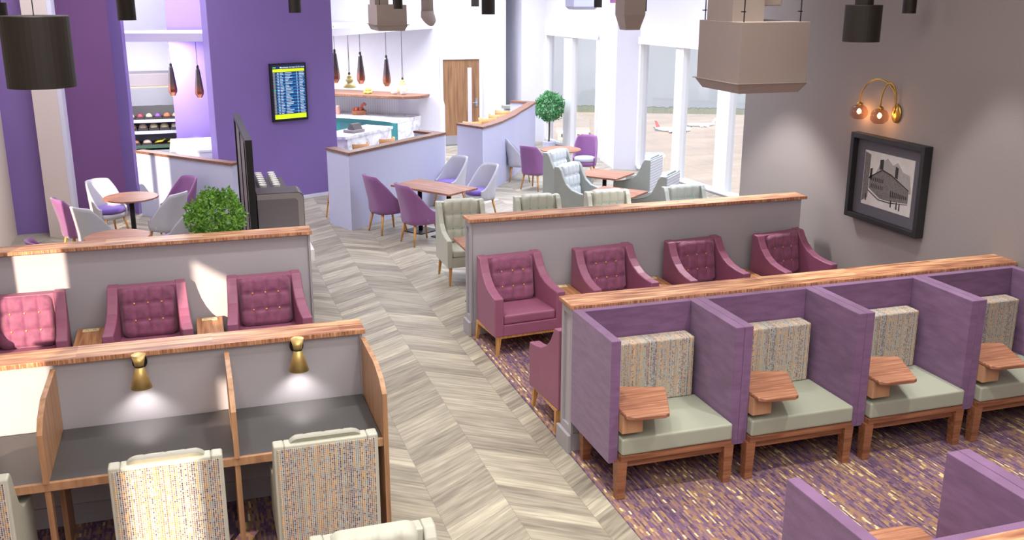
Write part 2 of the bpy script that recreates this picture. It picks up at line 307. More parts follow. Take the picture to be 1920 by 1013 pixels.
# ------------------------------------------------------------------ mesh builder
class MB:
    def __init__(s): s.v = []; s.f = []; s.mi = []; s.cur = 0
    def add(s, vs, fs):
        b = len(s.v); s.v += [tuple(p) for p in vs]; s.f += [tuple(b+i for i in f) for f in fs]; s.mi += [s.cur]*len(fs); return s
    def box(s, x0, y0, z0, x1, y1, z1):
        if x0 > x1: x0, x1 = x1, x0
        if y0 > y1: y0, y1 = y1, y0
        if z0 > z1: z0, z1 = z1, z0
        return s.add([(x0,y0,z0),(x1,y0,z0),(x1,y1,z0),(x0,y1,z0),(x0,y0,z1),(x1,y0,z1),(x1,y1,z1),(x0,y1,z1)],
                     [(0,3,2,1),(4,5,6,7),(0,1,5,4),(1,2,6,5),(2,3,7,6),(3,0,4,7)])
    def prism(s, poly, a0, a1, axis='z'):
        # poly is 2D; axis z: (x,y), axis x: (y,z), axis y: (x,z)
        n = len(poly); area = sum(poly[i][0]*poly[(i+1) % n][1]-poly[(i+1) % n][0]*poly[i][1] for i in range(n))
        if area < 0: poly = poly[::-1]
        def P(p, a): return {'z': (p[0], p[1], a), 'x': (a, p[0], p[1]), 'y': (p[0], a, p[1])}[axis]
        vs = [P(p, a0) for p in poly]+[P(p, a1) for p in poly]
        fs = [tuple(range(n))[::-1], tuple(range(n, 2*n))]+[(i, (i+1) % n, n+(i+1) % n, n+i) for i in range(n)]
        if axis == 'y': fs = [f[::-1] for f in fs]
        return s.add(vs, fs)
    def cone(s, p0, p1, r0, r1, n=12, caps=True, ph=0):
        p0 = Vector(p0); p1 = Vector(p1); d = (p1-p0).normalized(); a = Vector((0, 0, 1)) if abs(d.z) < .9 else Vector((1, 0, 0))
        u = d.cross(a).normalized(); w = d.cross(u)
        vs = [p0+(u*cos(2*pi*i/n+ph)+w*sin(2*pi*i/n+ph))*r0 for i in range(n)]+[p1+(u*cos(2*pi*i/n+ph)+w*sin(2*pi*i/n+ph))*r1 for i in range(n)]
        fs = [(i, (i+1) % n, n+(i+1) % n, n+i) for i in range(n)]
        if caps: fs += [tuple(range(n))[::-1], tuple(range(n, 2*n))]
        return s.add(vs, fs)
    def lathe(s, prof, n=24, c=(0, 0, 0), sx=1, sy=1):
        vs = []; fs = []; m = len(prof)
        for r, z in prof:
            for i in range(n): vs.append((c[0]+sx*r*cos(2*pi*i/n), c[1]+sy*r*sin(2*pi*i/n), c[2]+z))
        for j in range(m-1):
            for i in range(n): fs.append((j*n+i, j*n+(i+1) % n, (j+1)*n+(i+1) % n, (j+1)*n+i))
        fs += [tuple(range(n))[::-1], tuple((m-1)*n+i for i in range(n))]
        return s.add(vs, fs)
    def tube(s, path, r, n=8):
        path = [Vector(p) for p in path]; vs = []; fs = []; prev = None
        for k, p in enumerate(path):
            d = (path[min(k+1, len(path)-1)]-path[max(k-1, 0)]).normalized()
            if prev is None:
                a = Vector((0, 0, 1)) if abs(d.z) < .9 else Vector((1, 0, 0)); u = d.cross(a).normalized()
            else: u = (prev-d*prev.dot(d)).normalized()
            prev = u; w = d.cross(u)
            rr = r[k] if isinstance(r, (list, tuple)) else r
            vs += [p+(u*cos(2*pi*i/n)+w*sin(2*pi*i/n))*rr for i in range(n)]
        for k in range(len(path)-1):
            for i in range(n): fs.append((k*n+i, k*n+(i+1) % n, (k+1)*n+(i+1) % n, (k+1)*n+i))
        fs += [tuple(range(n))[::-1], tuple((len(path)-1)*n+i for i in range(n))]
        return s.add(vs, fs)
    def strip(s, pts, w0, w1, z0, z1):
        """vertical wall following a plan polyline; w0/w1 offsets to the left of travel"""
        n = len(pts); L = []; R = []
        for i, p in enumerate(pts):
            ds = []
            if i > 0: ds.append((Vector(pts[i])-Vector(pts[i-1])).normalized())
            if i < n-1: ds.append((Vector(pts[i+1])-Vector(pts[i])).normalized())
            nr = sum((Vector((-d.y, d.x)) for d in ds), Vector((0, 0))).normalized()
            k = 1/max(.5, nr.dot(Vector((-ds[0].y, ds[0].x))))
            L.append(Vector(p)+nr*w0*k); R.append(Vector(p)+nr*w1*k)
        for i in range(n-1): s_poly = [tuple(L[i]), tuple(L[i+1]), tuple(R[i+1]), tuple(R[i])]; s.prism(s_poly, z0, z1)
        return s
    def xf(s, fn): s.v = [fn(p) for p in s.v]; return s
    def build(s, name, mat, parent=None, bevel=0, seg=2, smooth=False, sub=0, loc=None):
        me = bpy.data.meshes.new(name); me.from_pydata(s.v, [], s.f); me.validate()
        for m_ in (mat if isinstance(mat, (list, tuple)) else [mat]): me.materials.append(m_)
        if isinstance(mat, (list, tuple)) and len(me.polygons) == len(s.mi): me.polygons.foreach_set('material_index', s.mi)
        if smooth:
            me.polygons.foreach_set('use_smooth', [True]*len(me.polygons))
        o = bpy.data.objects.new(name, me); COL.objects.link(o)
        if parent: o.parent = parent
        if loc: o.location = loc
        if bevel:
            b = o.modifiers.new('bevel', 'BEVEL'); b.width = bevel; b.segments = seg; b.limit_method = 'ANGLE'; b.angle_limit = radians(40)
            b.harden_normals = False
            me.polygons.foreach_set('use_smooth', [False]*len(me.polygons))
        if sub:
            m2 = o.modifiers.new('sub', 'SUBSURF'); m2.levels = sub; m2.render_levels = sub
        return o
def fixn(o):
    bm = bmesh.new(); bm.from_mesh(o.data); bmesh.ops.recalc_face_normals(bm, faces=bm.faces); bm.to_mesh(o.data); bm.free(); return o
def tag(o, label, cat, group=None, kind=None):
    o['label'] = label
    if cat: o['category'] = cat
    if group: o['group'] = group
    if kind: o['kind'] = kind
    return o
def thing(name, label, cat, loc=(0, 0, 0), rz=0, group=None):
    o = bpy.data.objects.new(name, None); COL.objects.link(o); o.location = loc; o.rotation_euler = (0, 0, rz)
    o.empty_display_size = .1
    return tag(o, label, cat, group)
def struct(o, cat='structure'):
    o['kind'] = 'structure'; return o
def copy_tree(o, parent=None):
    c = o.copy(); COL.objects.link(c)
    if parent: c.parent = parent
    for ch in list(o.children): copy_tree(ch, c)
    return c
used = {}
def place(kind, maker, label, loc, rz=0, group=None):
    """first call builds the thing, later calls copy it with its parts"""
    if kind not in used: o = used[kind] = maker()
    else: o = copy_tree(used[kind])
    o.location = loc; o.rotation_euler = (0, 0, rz); o.scale = (1, 1, 1); o['label'] = label
    if group: o['group'] = group
    return o
def face(dx, dy):  # rotation so that local -y looks along (dx,dy)
    return atan2(dy, dx)+pi/2
def rrect(x0, y0, x1, y1, r, n=4):
    pts = []
    for cx, cy, a0 in ((x1-r, y0+r, -pi/2), (x1-r, y1-r, 0), (x0+r, y1-r, pi/2), (x0+r, y0+r, pi)):
        for i in range(n+1):
            a = a0+i*pi/2/n; pts.append((cx+r*cos(a), cy+r*sin(a)))
    return pts

# ================================================================== STRUCTURE
FP = [(-2.9, -2.9), (7.33, -2.9), (7.33, 9.0), (10.15, 9.0), (8.36, 24.8), (-2.9, 24.8)]
struct(MB().prism(FP, -.2, 0).build('floor', CHEV))
tag(struct(MB().box(2.745, -2.5, 0, 7.13, 10.0, .008).build('floor', CARPET)), 'purple and gold woven carpet on the right of the walkway', None)
tag(struct(MB().box(-2.7, -2.5, 0, 1.0, 9.98, .008).build('floor', CARPET)), 'purple and gold woven carpet on the left of the walkway', None)
struct(MB().prism(FP, 5.2, 5.4).build('ceiling', P_CEIL))
struct(MB().box(7.13, -2.7, 0, 7.33, 11.86, 5.2).build('wall_right', PAPER))
struct(MB().box(-2.9, -2.9, 0, 7.33, -2.7, 5.2).build('wall_back', P_GREY))
# left wall with tall window openings
HEAD = 2.93
wins = [(a-.26, b+.04) for a, b in [(.04, .84), (3.38, 4.18), (6.82, 7.72), (11.75, 12.35), (12.75, 13.6)]]
mb = MB(); y = -2.7
for a, b_ in wins:
    mb.box(-2.8, y, 0, -2.7, a, HEAD); y = b_
    mb.box(-2.8, a, 0, -2.7, b_, .05)
mb.box(-2.8, y, 0, -2.7, 16.6, HEAD); mb.box(-2.8, -2.7, HEAD, -2.7, 16.6, 5.2)
struct(mb.build('wall_left', P_CREAM))
for k, (a, b_) in enumerate(wins):
    m_ = MB(); t_ = .04
    m_.box(-2.77, a, .05, -2.73, a+t_, HEAD).box(-2.77, b_-t_, .05, -2.73, b_, HEAD).box(-2.77, a+t_, .05, -2.73, b_-t_, .1).box(-2.77, a+t_, HEAD-.04, -2.73, b_-t_, HEAD)
    w_ = struct(m_.build('window_%d' % (k+1), P_CREAM))
    MB().box(-2.754, a+t_, .1, -2.746, b_-t_, HEAD-.04).build('pane', GLASS, w_)
# purple corner walls at the far left
struct(MB().box(-2.9, 16.6, 0, -2.2, 16.8, 5.2).build('wall_corner', P_PURPLE))
struct(MB().box(-2.2, 16.3, 0, -1.86, 16.8, 5.2).build('trim_1', plain('warm_white_column', (206, 194, 190), .6)))
struct(MB().box(-1.86, 16.34, 0, -1.80, 16.8, 5.2).build('trim_2', plain('column_edge_highlight', (208, 208, 226), .6)))  # bright highlight on the column edge put in as a paler strip
struct(MB().box(-2.2, 17.9, 0, -1.12, 18.05, 5.2).build('wall_far_left', P_PLUM))
struct(MB().prism([(-1.16, 17.93), (-.94, 17.55), (-.90, 17.7), (-1.1, 18.3), (-1.2, 18.2)], 0, 5.2).build('trim_3', P_PURPLE))
# screen wall
d_ = Vector((cos(radians(22.5)), sin(radians(22.5)))); nn = Vector((-d_.y, d_.x)); p0 = Vector((1.95, 18.1))
A_ = p0+d_*-1.67; B_ = p0+d_*.64
struct(MB().prism([tuple(A_), tuple(B_), tuple(B_+nn*.3), tuple(A_+nn*.3+d_*.03)], 0, 5.2).build('wall_screen', P_PURPLE))
struct(MB().prism([tuple(A_-nn*.0), tuple(A_+nn*.3+d_*.03), tuple(A_+nn*.3+d_*.018), tuple(A_-d_*.012)], 0, 5.2).build('wall_screen_end', P_LILAC))  # covers the screen wall's end face in a lighter purple
struct(MB().prism([tuple(A_-nn*.012), tuple(B_-nn*.012), tuple(B_), tuple(A_)], 0, .06).build('baseboard_screen', P_WHITE))
# inner purple wall behind the left pendants, wall behind the chiller
struct(MB().box(-.27, 19.75, 0, 1.7, 19.9, 5.2).build('wall_inner', P_LILAC))
struct(MB().box(-1.5, 21.4, 0, -.2, 21.5, 5.2).build('wall_chiller', P_WHITE))
struct(MB().box(-1.5, 18.2, 0, -1.4, 21.4, 5.2).build('wall_chiller_side', P_WHITE))
# far wall with door opening
mb = MB().box(1.7, 23.4, 0, 5.80, 23.6, 5.2).box(6.72, 23.4, 0, 7.3, 23.6, 5.2).box(5.80, 23.4, 2.06, 6.72, 23.6, 5.2)
struct(mb.build('wall_far', P_WHITE))
struct(MB().box(7.3, 23.4, 0, 7.4, 24.6, 5.2).box(7.3, 24.6, 0, 8.36, 24.8, 5.2).build('wall_far_step', P_WHITE))
struct(MB().box(1.6, 19.8, 0, 1.7, 23.4, 5.2).build('wall_bar_side', P_WHITE))
struct(MB().box(-1.5, 23.4, 0, 1.7, 23.6, 5.2).build('wall_kitchen', P_WHITE))
# door
dr = struct(MB().box(5.81, 23.36, .02, 6.71, 23.41, 2.05).build('door_1', WOODR))
MB().box(6.42, 23.35, .45, 6.52, 23.365, 1.85).build('vision_panel', plain('vision_glass', (206, 204, 232), .15), dr)
MB().box(6.41, 23.353, .44, 6.53, 23.36, 1.86).build('glazing_bead', WOODT, dr)
MB().box(5.81, 23.345, .02, 6.71, 23.36, .24).build('kick_plate', plain('steel_kick_plate', (168, 170, 182), .4, .5), dr)
h_ = MB().box(6.61, 23.345, .92, 6.67, 23.36, 1.12).build('handle_plate', plain('satin_steel', (186, 190, 200), .35, .8), dr)
MB().tube([(6.64, 23.345, 1.02), (6.64, 23.30, 1.02), (6.53, 23.30, 1.02)], .01).build('door_handle', MATS['satin_steel'], h_)
struct(MB().box(5.74, 23.33, 0, 5.81, 23.4, 2.12).box(6.71, 23.33, 0, 6.78, 23.4, 2.12).box(5.81, 23.33, 2.05, 6.71, 23.4, 2.12).build('trim_5', P_WHITE))
# window wall on the airfield side : local x runs along the wall, local +y is the room side
W0 = Vector((9.3, 15.8)); W1 = Vector((8.35, 24)); wd = (W1-W0).normalized(); wrot = atan2(wd.y, wd.x)
def wobj(mb, name, mat, **k):
    o = mb.build(name, mat, **k); o.location = (W0.x, W0.y, 0); o.rotation_euler = (0, 0, wrot); return o
ops = [(-6.5, -.2), (-.0+.42, 1.56), (1.84, 3.17), (4.9, 6.08), (6.52, 7.48)]
mb = MB().box(-7, -.15, 2.66, 9.2, .05, 5.2).box(-7, -.15, -.2, 9.2, .05, .04).box(3.17, -.15, .04, 4.9, .05, 2.66).box(7.48, -.15, .04, 9.2, .05, 2.66).box(-7, -.15, .04, -6.5, .05, 2.66)
struct(wobj(mb, 'wall_window', P_WHITE))
FRW = plain('white_window_frame', (240, 240, 242), .4)
def window(n, a, b_, muls):
    m_ = MB().box(a, -.06, .04, a+.06, .09, 2.66).box(b_-.06, -.06, .04, b_, .09, 2.66).box(a, -.06, 2.60, b_, .12, 2.74).box(a, -.06, .04, b_, .09, .09)
    for q0, q1 in muls: m_.box(q0, -.06, .09, q1, .09, 2.6)
    o = wobj(m_, 'window_%d' % n, FRW); struct(o)
    MB().box(a+.06, -.005, .09, b_-.06, .005, 2.6).build('pane', GLASS, o)
window(7, -6.5, 3.17, [(1.57, 1.83), (.05, .42), (-.9, -.82), (-3.2, -3.0)])
window(8, 4.9, 7.48, [(6.1, 6.5)])
struct(MB().prism([(8.45, 19.17), (8.99, 18.93), (8.85, 20.35), (8.62, 20.3)], 0, 5.2).build('wall_pier', P_WHITE))
struct(MB().box(7.78, 23.35, 0, 8.5, 24.6, 5.2).build('wall_pier_far', P_WHITE))
struct(MB().box(7.33, 9.0, 0, 10.15, 9.2, 5.2).build('wall_window_end', P_WHITE))

# ------------------------------------------------------------------ outside: apron, far trees, planes, buildings
OS = .542; OZ = 3.7*(1-OS)
def far(o): o.location = (o.location[0]*OS, o.location[1]*OS, o.location[2]*OS+OZ); o.scale = (OS, OS, OS); return o
far(tag(struct(MB().prism([(40, -150), (40, 330), (130, 345), (330, 250), (330, -150)], -40.5, -40).build('floor', GROUND)), 'pale concrete airport apron outside the tall windows', None))
tr_ = MB(); rr = random.Random(3)
for k in range(240):
    a = k/239; x = 60+a*230; y = 340-max(0, (x-130))*.47+3; h = 1.7+rr.random()*.6
    tr_.cone((x, y, -40), (x, y, -40+h), 1.6, .8, 7)
o_ = tr_.build('distant_treeline', plain('hazy_tree_green', (92, 106, 104), .9, var=.1, scale=.3)); far(tag(o_, 'low hazy treeline along the far edge of the airfield', 'trees', kind='stuff'))
def jet(loc, rz, L_, tail, label):
    t = thing('airliner', label, 'aeroplane', loc, rz, 'airliners parked on the apron')
    r = L_*.055; body = MB()
    prof = [(-.5, .02), (-.48, .5), (-.44, .85), (-.38, 1), (.25, 1), (.4, .7), (.5, .15)]
    vs = [(p*L_, 0, r*2.0+(.3*r if p > .3 else 0)) for p, q in prof]
    body.tube(vs, [r*q for p, q in prof], 14); body.build('fuselage', plain('airliner_white', (232, 232, 236), .4) if 'airliner_white' not in MATS else MATS['airliner_white'], t, smooth=True)
    for s_ in (-1, 1):
        MB().prism([(-.08*L_, 0), (.1*L_, 0), (.2*L_, s_*.42*L_), (.13*L_, s_*.42*L_)], r*1.5, r*1.75).build('wing', MATS['airliner_white'], t)
        MB().tube([(-.08*L_, s_*.15*L_, r*1.1), (.05*L_, s_*.15*L_, r*1.1)], r*.5, 10).build('engine', tail, t)
        MB().prism([(.38*L_, 0), (.46*L_, 0), (.5*L_, s_*.14*L_), (.47*L_, s_*.14*L_)], r*2.4, r*2.5).build('tailplane', MATS['airliner_white'], t)
    MB().prism([(.36*L_, r*2.8), (.47*L_, r*2.8), (.53*L_, r*6), (.47*L_, r*6)], -.1*r, .1*r, 'y').build('tail_fin', tail, t)
    for x_ in (-.35, .05): MB().cone((x_*L_, 0, 0), (x_*L_, 0, r*1.2), r*.2, r*.2, 8).build('wheel_leg', BLACK, t)
    return far(t)
jet((143.5, 280, -40), radians(-17)+pi, 11.5, plain('red_tail', (206, 66, 74), .5), 'white airliner with a red tail and red engines seen through the middle window')
jet((158, 289, -40), radians(-17), 9.0, plain('pale_blue_tail', (196, 204, 232), .5), 'white airliner with a pale tail seen through the window beside the taupe unit')
for k, (x, y, sx, sy, h, c, lb) in enumerate(((109, 278, 4.6, 3, 2.4, (206, 200, 196), 'low pale flat-roofed airport building outside, left pane of the ball-tree window'), (124, 282, 5.2, 3, 2.0, (196, 176, 156), 'low beige airport shed outside, right pane of the ball-tree window'), (102, 248, 4.4, 2.4, 2.6, (222, 222, 226), 'white flat-roofed building outside, behind the ball tree trunk'), (111, 232, 4.6, 2.0, 2.0, (188, 204, 214), 'pale blue-grey building outside, just above the purple window chair'))):
    t = thing('airport_building', lb, 'building', (x, y, -40), radians(-20)); far(t)
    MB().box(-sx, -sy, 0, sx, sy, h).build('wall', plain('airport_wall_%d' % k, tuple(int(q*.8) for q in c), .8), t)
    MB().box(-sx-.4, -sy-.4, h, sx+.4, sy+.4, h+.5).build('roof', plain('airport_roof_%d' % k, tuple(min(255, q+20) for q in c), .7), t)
    for q in range(6): MB().box(-sx+1+q*(2*sx-2)/6, -sy-.1, h*.35, -sx+1+(q+.6)*(2*sx-2)/6, -sy, h*.75).build('window_band', DK, t)

# ================================================================== LOW PARTITIONS
def partition(label, x0, x1, yf, yb, h, endl=True, endr=False, mat=P_GREY, cap=WOODC, over=.04, loc=None):
    """straight low wall along x; yf near face, yb far face; origin at its left near corner"""
    t = thing('partition_wall', label, 'partition', (x0, yf, 0)); w = x1-x0; d = yb-yf
    MB().box(.02, .03, 0, w-.02, d-.03, h-.035).build('panel', mat, t)
    MB().box(-over+.02, -over+.01, h-.035, w+over-.02, d+over-.01, h).build('wood_cap', cap, t, bevel=.003)
    MB().box(.0, .01, 0, w, d-.01, .16).build('skirting', SKIRT, t, bevel=.004)
    for s_, on in ((0, endl), (1, endr)):
        if on:
            xx = .0 if s_ == 0 else w-.02
            m_ = MB().box(xx, .0, .16, xx+.02, .045, h-.035).box(xx, d-.045, .16, xx+.02, d, h-.035).box(xx, .045, h-.10, xx+.02, d-.045, h-.035).box(xx, .045, .16, xx+.02, d-.045, .22)
            m_.build('end_moulding', SKIRT, t)
            xs = -.03 if s_ == 0 else w
            MB().box(xs, -.02, 0, xs+.03, d+.02, .16).build('end_skirting', SKIRT, t, bevel=.004)
    return t
P1 = partition('grey low partition with oak cap behind the row of four mulberry armchairs', 2.75, 6.88, 9.97, 10.17, 1.32)
P2 = partition('grey low partition with oak cap behind the purple work booths', 2.76, 7.12, 6.97, 7.21, 1.28)
P3 = partition('grey low partition with oak cap behind the three left armchairs', -2.68, 1.06, 9.97, 10.17, 1.32, False, True)
P4 = partition('grey low partition with oak cap above the charcoal study desk', -2.68, 1.08, 6.96, 7.16, 1.27, False, True)
P5 = partition('oak capped partition at the bottom right edge behind the facing booths', 2.76, 7.12, 2.93, 3.16, 1.28)

# far walls that follow a plan line
def plan_wall(name, label, pts, th, h, mat, capmat, skirt=False):
    o = pts[0]; rel = [(p[0]-o[0], p[1]-o[1]) for p in pts]
    t = thing(name, label, 'partition', (o[0], o[1], 0))
    fixn(MB().strip(rel, 0, th, 0, h-.04).build('panel', mat, t)); fixn(MB().strip(rel, -.02, th+.02, h-.04, h).build('wood_cap', capmat, t))
    return t
plan_wall('partition_wall', 'pale grey angled partition with brown cap behind the rectangular dining table', [(2.03, 15.92), (2.285, 15.286), (4.25, 17.02), (3.9, 17.5)], .14, 1.24, P_GREYL, WOODB)
plan_wall('partition_wall', 'pale curved partition with brown cap in front of the wooden door', [(4.78, 18.16), (5.09, 17.52), (5.41, 17.88), (5.66, 18.2), (5.9, 18.58), (6.22, 19.08), (6.52, 19.64), (6.82, 20.15), (7.08, 20.62), (7.4, 21.2), (7.0, 21.6)], .14, 1.24, P_GREYL, WOODB)
plan_wall('partition_wall', 'white sunlit partition with oak cap behind the left cafe chairs', [(-.9, 17.45), (.55, 15.70), (.66, 15.85)], .12, 1.10, P_GREYL, WOODB)

# ================================================================== ARMCHAIRS
def tufted(w, h, T, nx, ny, rnd=.07):
    """tufted cushion front in the local x-z plane (front toward -y), centred on x, z from 0 to h"""
    m = MB(); NX, NZ = nx*8, ny*8
    def depth(u, v):
        e = min(u, 1-u)*w; g = min(v, 1-v)*h; k = min(1, e/.03)**.5*min(1, g/.03)**.5
        a = abs(sin(pi*nx*u)) if nx else 1; b = abs(sin(pi*ny*v))
        return T*(.35+.65*k*(.62+.38*min(a, b)**.45)) if k > 0 else T*.35
    for j in range(NZ+1):
        for i in range(NX+1):
            u, v = i/NX, j/NZ
            # rounded outline
            X = (u-.5)*w; Z = v*h; cx = w/2-rnd; 
            if abs(X) > cx and (Z < rnd or Z > h-rnd):
                sx_ = 1 if X > 0 else -1; zc = rnd if Z < rnd else h-rnd; dx = abs(X)-cx; dz = abs(Z-zc); q = max(dx, dz); l_ = hypot(dx, dz)
                if l_ > 0: X = sx_*(cx+dx*q/l_); Z = zc+(1 if Z > zc else -1)*dz*q/l_
            m.v.append((X, -depth(u, v), Z))
    for j in range(NZ):
        for i in range(NX):
            a = j*(NX+1)+i; m.f.append((a, a+1, a+NX+2, a+NX+1)); m.mi.append(0)
    # rim and back
    rim = [i for i in range(NX+1)]+[(j*(NX+1)+NX) for j in range(1, NZ+1)]+[NZ*(NX+1)+i for i in range(NX-1, -1, -1)]+[j*(NX+1) for j in range(NZ-1, 0, -1)]
    b0 = len(m.v)
    for r in rim: m.v.append((m.v[r][0], .02, m.v[r][2]))
    n = len(rim)
    for i in range(n): m.f.append((rim[(i+1) % n], rim[i], b0+i, b0+(i+1) % n)); m.mi.append(0)
    m.f.append(tuple(b0+i for i in range(n))); m.mi.append(0)
    return m
def buttons(nx, ny, w, h, T, r, mat, parent):
    first = None
    for i in range(1, nx):
        for j in range(1, ny):
            x, z = (i/nx-.5)*w, j/ny*h
            if first is None:
                first = MB().lathe([(r, 0), (r*.9, r*.5), (r*.4, r*.8)], 10).xf(lambda p: (p[0], -p[2], p[1])).build('button', mat, parent, smooth=True); o = first
            else: o = first.copy(); COL.objects.link(o); o.parent = parent
            o.location = (x, -T*.76, z)
ARM_P = [(-.33, .21), (-.33, .625), (-.2, .635), (-.06, .665), (.04, .715), (.12, .785), (.17, .86), (.205, .925), (.31, .935), (.31, .21)]
def make_armchair():
    t = thing('armchair', '', 'armchair')
    def side(s_):
        def f(p):
            k = (p[1]+.33)/.64
            return (s_*(p[0]-.045*k), p[1], p[2])
        m = MB().prism(ARM_P, .30, .40, 'x').xf(f)
        return fixn(m.build('arm', PLUMF, t, bevel=.012, seg=3))
    side(-1); side(1)
    MB().box(-.27, .2, .21, .27, .31, .925).build('backrest', PLUMF, t, bevel=.012)
    MB().box(-.305, -.325, .21, .305, .25, .33).build('seat_base', PLUMF, t, bevel=.008)
    s_ = MB().box(-.298, -.318, .33, .298, .2, .435).build('seat_cushion', PLUMF, t, bevel=.025, seg=3)
    c = tufted(.50, .50, .085, 4, 3).build('back_cushion', PLUMV, t, smooth=True); c.location = (0, .17, .425); c.rotation_euler = (radians(-9), 0, 0)
    buttons(4, 3, .50, .50, .085, .011, BTN_C, c)
    MB().box(-.37, -.315, .185, .37, .295, .212).build('base_frame', WOODL, t)
    for sx in (-1, 1):
        for sy in (-1, 1):
            x, y = sx*.345, (-.29 if sy < 0 else .27)
            MB().cone((x, y, .19), (x+sx*.02, y+sy*.02, 0), .034, .018, 4, ph=pi/4).build('leg', WOODL, t)
    return t
def arm(label, x, y, rz, g): return place('armchair', make_armchair, label, (x, y, .008), rz, g)
GA = 'mulberry tufted armchairs against the partitions'
for x, a, lb in ((3.175, 5, 'mulberry tufted armchair at the walkway end of the right row, nearest the carpet edge'), (4.265, 5, 'mulberry tufted armchair second from the walkway in the right row'), (5.39, 6, 'mulberry tufted armchair third from the walkway in the right row'), (6.53, 11, 'darker mulberry tufted armchair in the corner beside the wallpapered wall')):
    arm(lb, x, 9.61, radians(a), GA)
for x, lb in ((-1.62, 'sunlit mulberry tufted armchair cut by the left edge of the photo'), (-.535, 'mulberry tufted armchair in the middle of the left row between two side tables'), (.57, 'mulberry tufted armchair at the walkway end of the left row')):
    arm(lb, x, 9.6, 0, GA)
arm('mulberry armchair seen from its side with its back against the booth partition', 3.14, 7.64, radians(180), GA)

# side tables with a cream socket plate
def make_side():
    t = thing('side_table', '', 'side table')
    MB().box(-.125, -.34, .46, .125, .25, .5).build('tabletop', WOODS, t, bevel=.004)
    MB().box(-.12, -.33, 0, -.10, .24, .46).build('side_panel', WOODS, t); MB().box(.10, -.33, 0, .12, .24, .46).build('side_panel', WOODS, t)
    MB().box(-.10, .2, .05, .10, .22, .46).build('back_panel', WOODS, t)
    p = MB().box(-.075, .13, .5, .075, .2, .508).build('socket_plate', PLUGC, t, bevel=.003)
    for sx in (-.035, .035): MB().box(sx-.012, .155, .508, sx-.006, .175, .5085).box(sx+.006, .155, .508, sx+.012, .175, .5085).box(sx-.003, .18, .508, sx+.003, .188, .5085).build('socket', DK, p)
    return t
for x, y, lb in ((3.755, 9.70, 'small oak side table between the first and second right armchairs'), (4.845, 9.70, 'small oak side table between the second and third right armchairs'), (5.98, 9.70, 'small oak side table between the third right armchair and the corner one'), (-1.08, 9.70, 'small oak side table right of the sunlit left armchair'), (.018, 9.70, 'small oak side table between the middle and walkway armchairs of the left row')):
    place('side_table', make_side, lb, (x, y, .008), 0, 'oak side tables with cream socket plates')

# ================================================================== WING CHAIRS
WING_P = [(-.33, .24), (-.33, .60), (-.18, .62), (-.03, .66), (.07, .74), (.13, .85), (.17, .95), (.21, 1.0), (.30, 1.0), (.30, .24)]
PALEC = plain('pale_ice_leather', (206, 212, 216), .45)
def make_wing(mat=None, btn=None, cush=None):
    def mk():
        t = thing('wing_chair', '', 'armchair')
        for s_ in (-1, 1):
            fixn(MB().prism(WING_P, .255, .322, 'x').xf(lambda p: (s_*p[0], p[1], p[2])).build('arm', mat, t, bevel=.012, seg=3))
        MB().box(-.255, .2, .24, .255, .30, .995).build('backrest', mat, t, bevel=.008)
        MB().box(-.30, .301, .26, .30, .309, .975).build('tweed_back' if mat is CREAMF else 'fabric_back', TWEED if mat is CREAMF else SLAT, t)
        MB().box(-.255, -.325, .24, .255, .2, .37).build('seat_base', mat, t, bevel=.006)
        MB().box(-.25, -.32, .37, .25, .19, .46).build('seat_cushion', mat, t, bevel=.025, seg=3)
        c = tufted(.47, .58, .09, 4, 3).build('back_cushion', cush or mat, t, smooth=True); c.location = (0, .19, .445); c.rotation_euler = (radians(-6), 0, 0)
        buttons(4, 3, .47, .58, .09, .010, btn, c)
        for sx in (-1, 1):
            for sy in (-1, 1):
                x, y = sx*.27, (-.28 if sy < 0 else .25)
                MB().cone((x, y, .25), (x+sx*.02, y+sy*.03, 0), .028, .016, 4, ph=pi/4).build('leg', WOODL, t)
        return t
    return mk
def wing(kind, label, x, y, rz, g=None, z=0):
    m = CREAMF if kind == 'cream' else GREYLE
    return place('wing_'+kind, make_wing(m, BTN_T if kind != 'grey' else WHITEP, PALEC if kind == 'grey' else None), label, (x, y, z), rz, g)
GT = 'cream wing chairs with multicoloured tweed backs at the study desk'
wing('cream', 'cream wing chair with sunlit tweed back at the middle desk bay', -.305, 5.99, pi, GT, .008)
wing('cream', 'cream wing chair with shaded tweed back at the right-hand desk bay by the walkway', .635, 5.99, pi, GT, .008)
wing('cream', 'cream wing chair with tweed back cut by the left edge at the desk', -1.48, 6.03, pi, GT, .008)
wing('cream', 'cream wing chair at the bottom edge of the photo, only its top showing', .72, 4.30, 0, None, .008)
GC = 'cream wing chairs with teal buttons along the back of the partition'
wing('cream', 'cream wing chair with teal buttons beside the walkway end of the partition', 3.295, 12.2, 0, GC)
wing('cream', 'cream wing chair with teal buttons second from the walkway behind the partition', 4.37, 12.2, 0, GC)
wing('cream', 'cream wing chair with teal buttons third from the walkway behind the partition', 5.40, 12.2, 0, GC)
wing('shade_grey', 'grey shaded wing chair with teal buttons, rightmost behind the partition', 6.57, 12.2, 0, GC)  # shade put into the colour: grey leather instead of the row's cream
GW = 'grey wing chairs round the two small window tables'
f1 = face(.6, -.8); f2 = face(-.7, .7)
wing('grey', 'grey wing chair left of the far window table, seen from its side', 6.10, 15.78, f1, GW)
wing('grey', 'grey wing chair left of the near window table, in front of its twin', 5.80, 14.42, f1, GW)
wing('grey', 'grey wing chair with slatted-looking back turned to us, right of the far window table', 7.08, 15.0, f2, GW)
wing('grey', 'grey wing chair with back turned to us, right of the near window table', 6.66, 13.56, f2, GW)

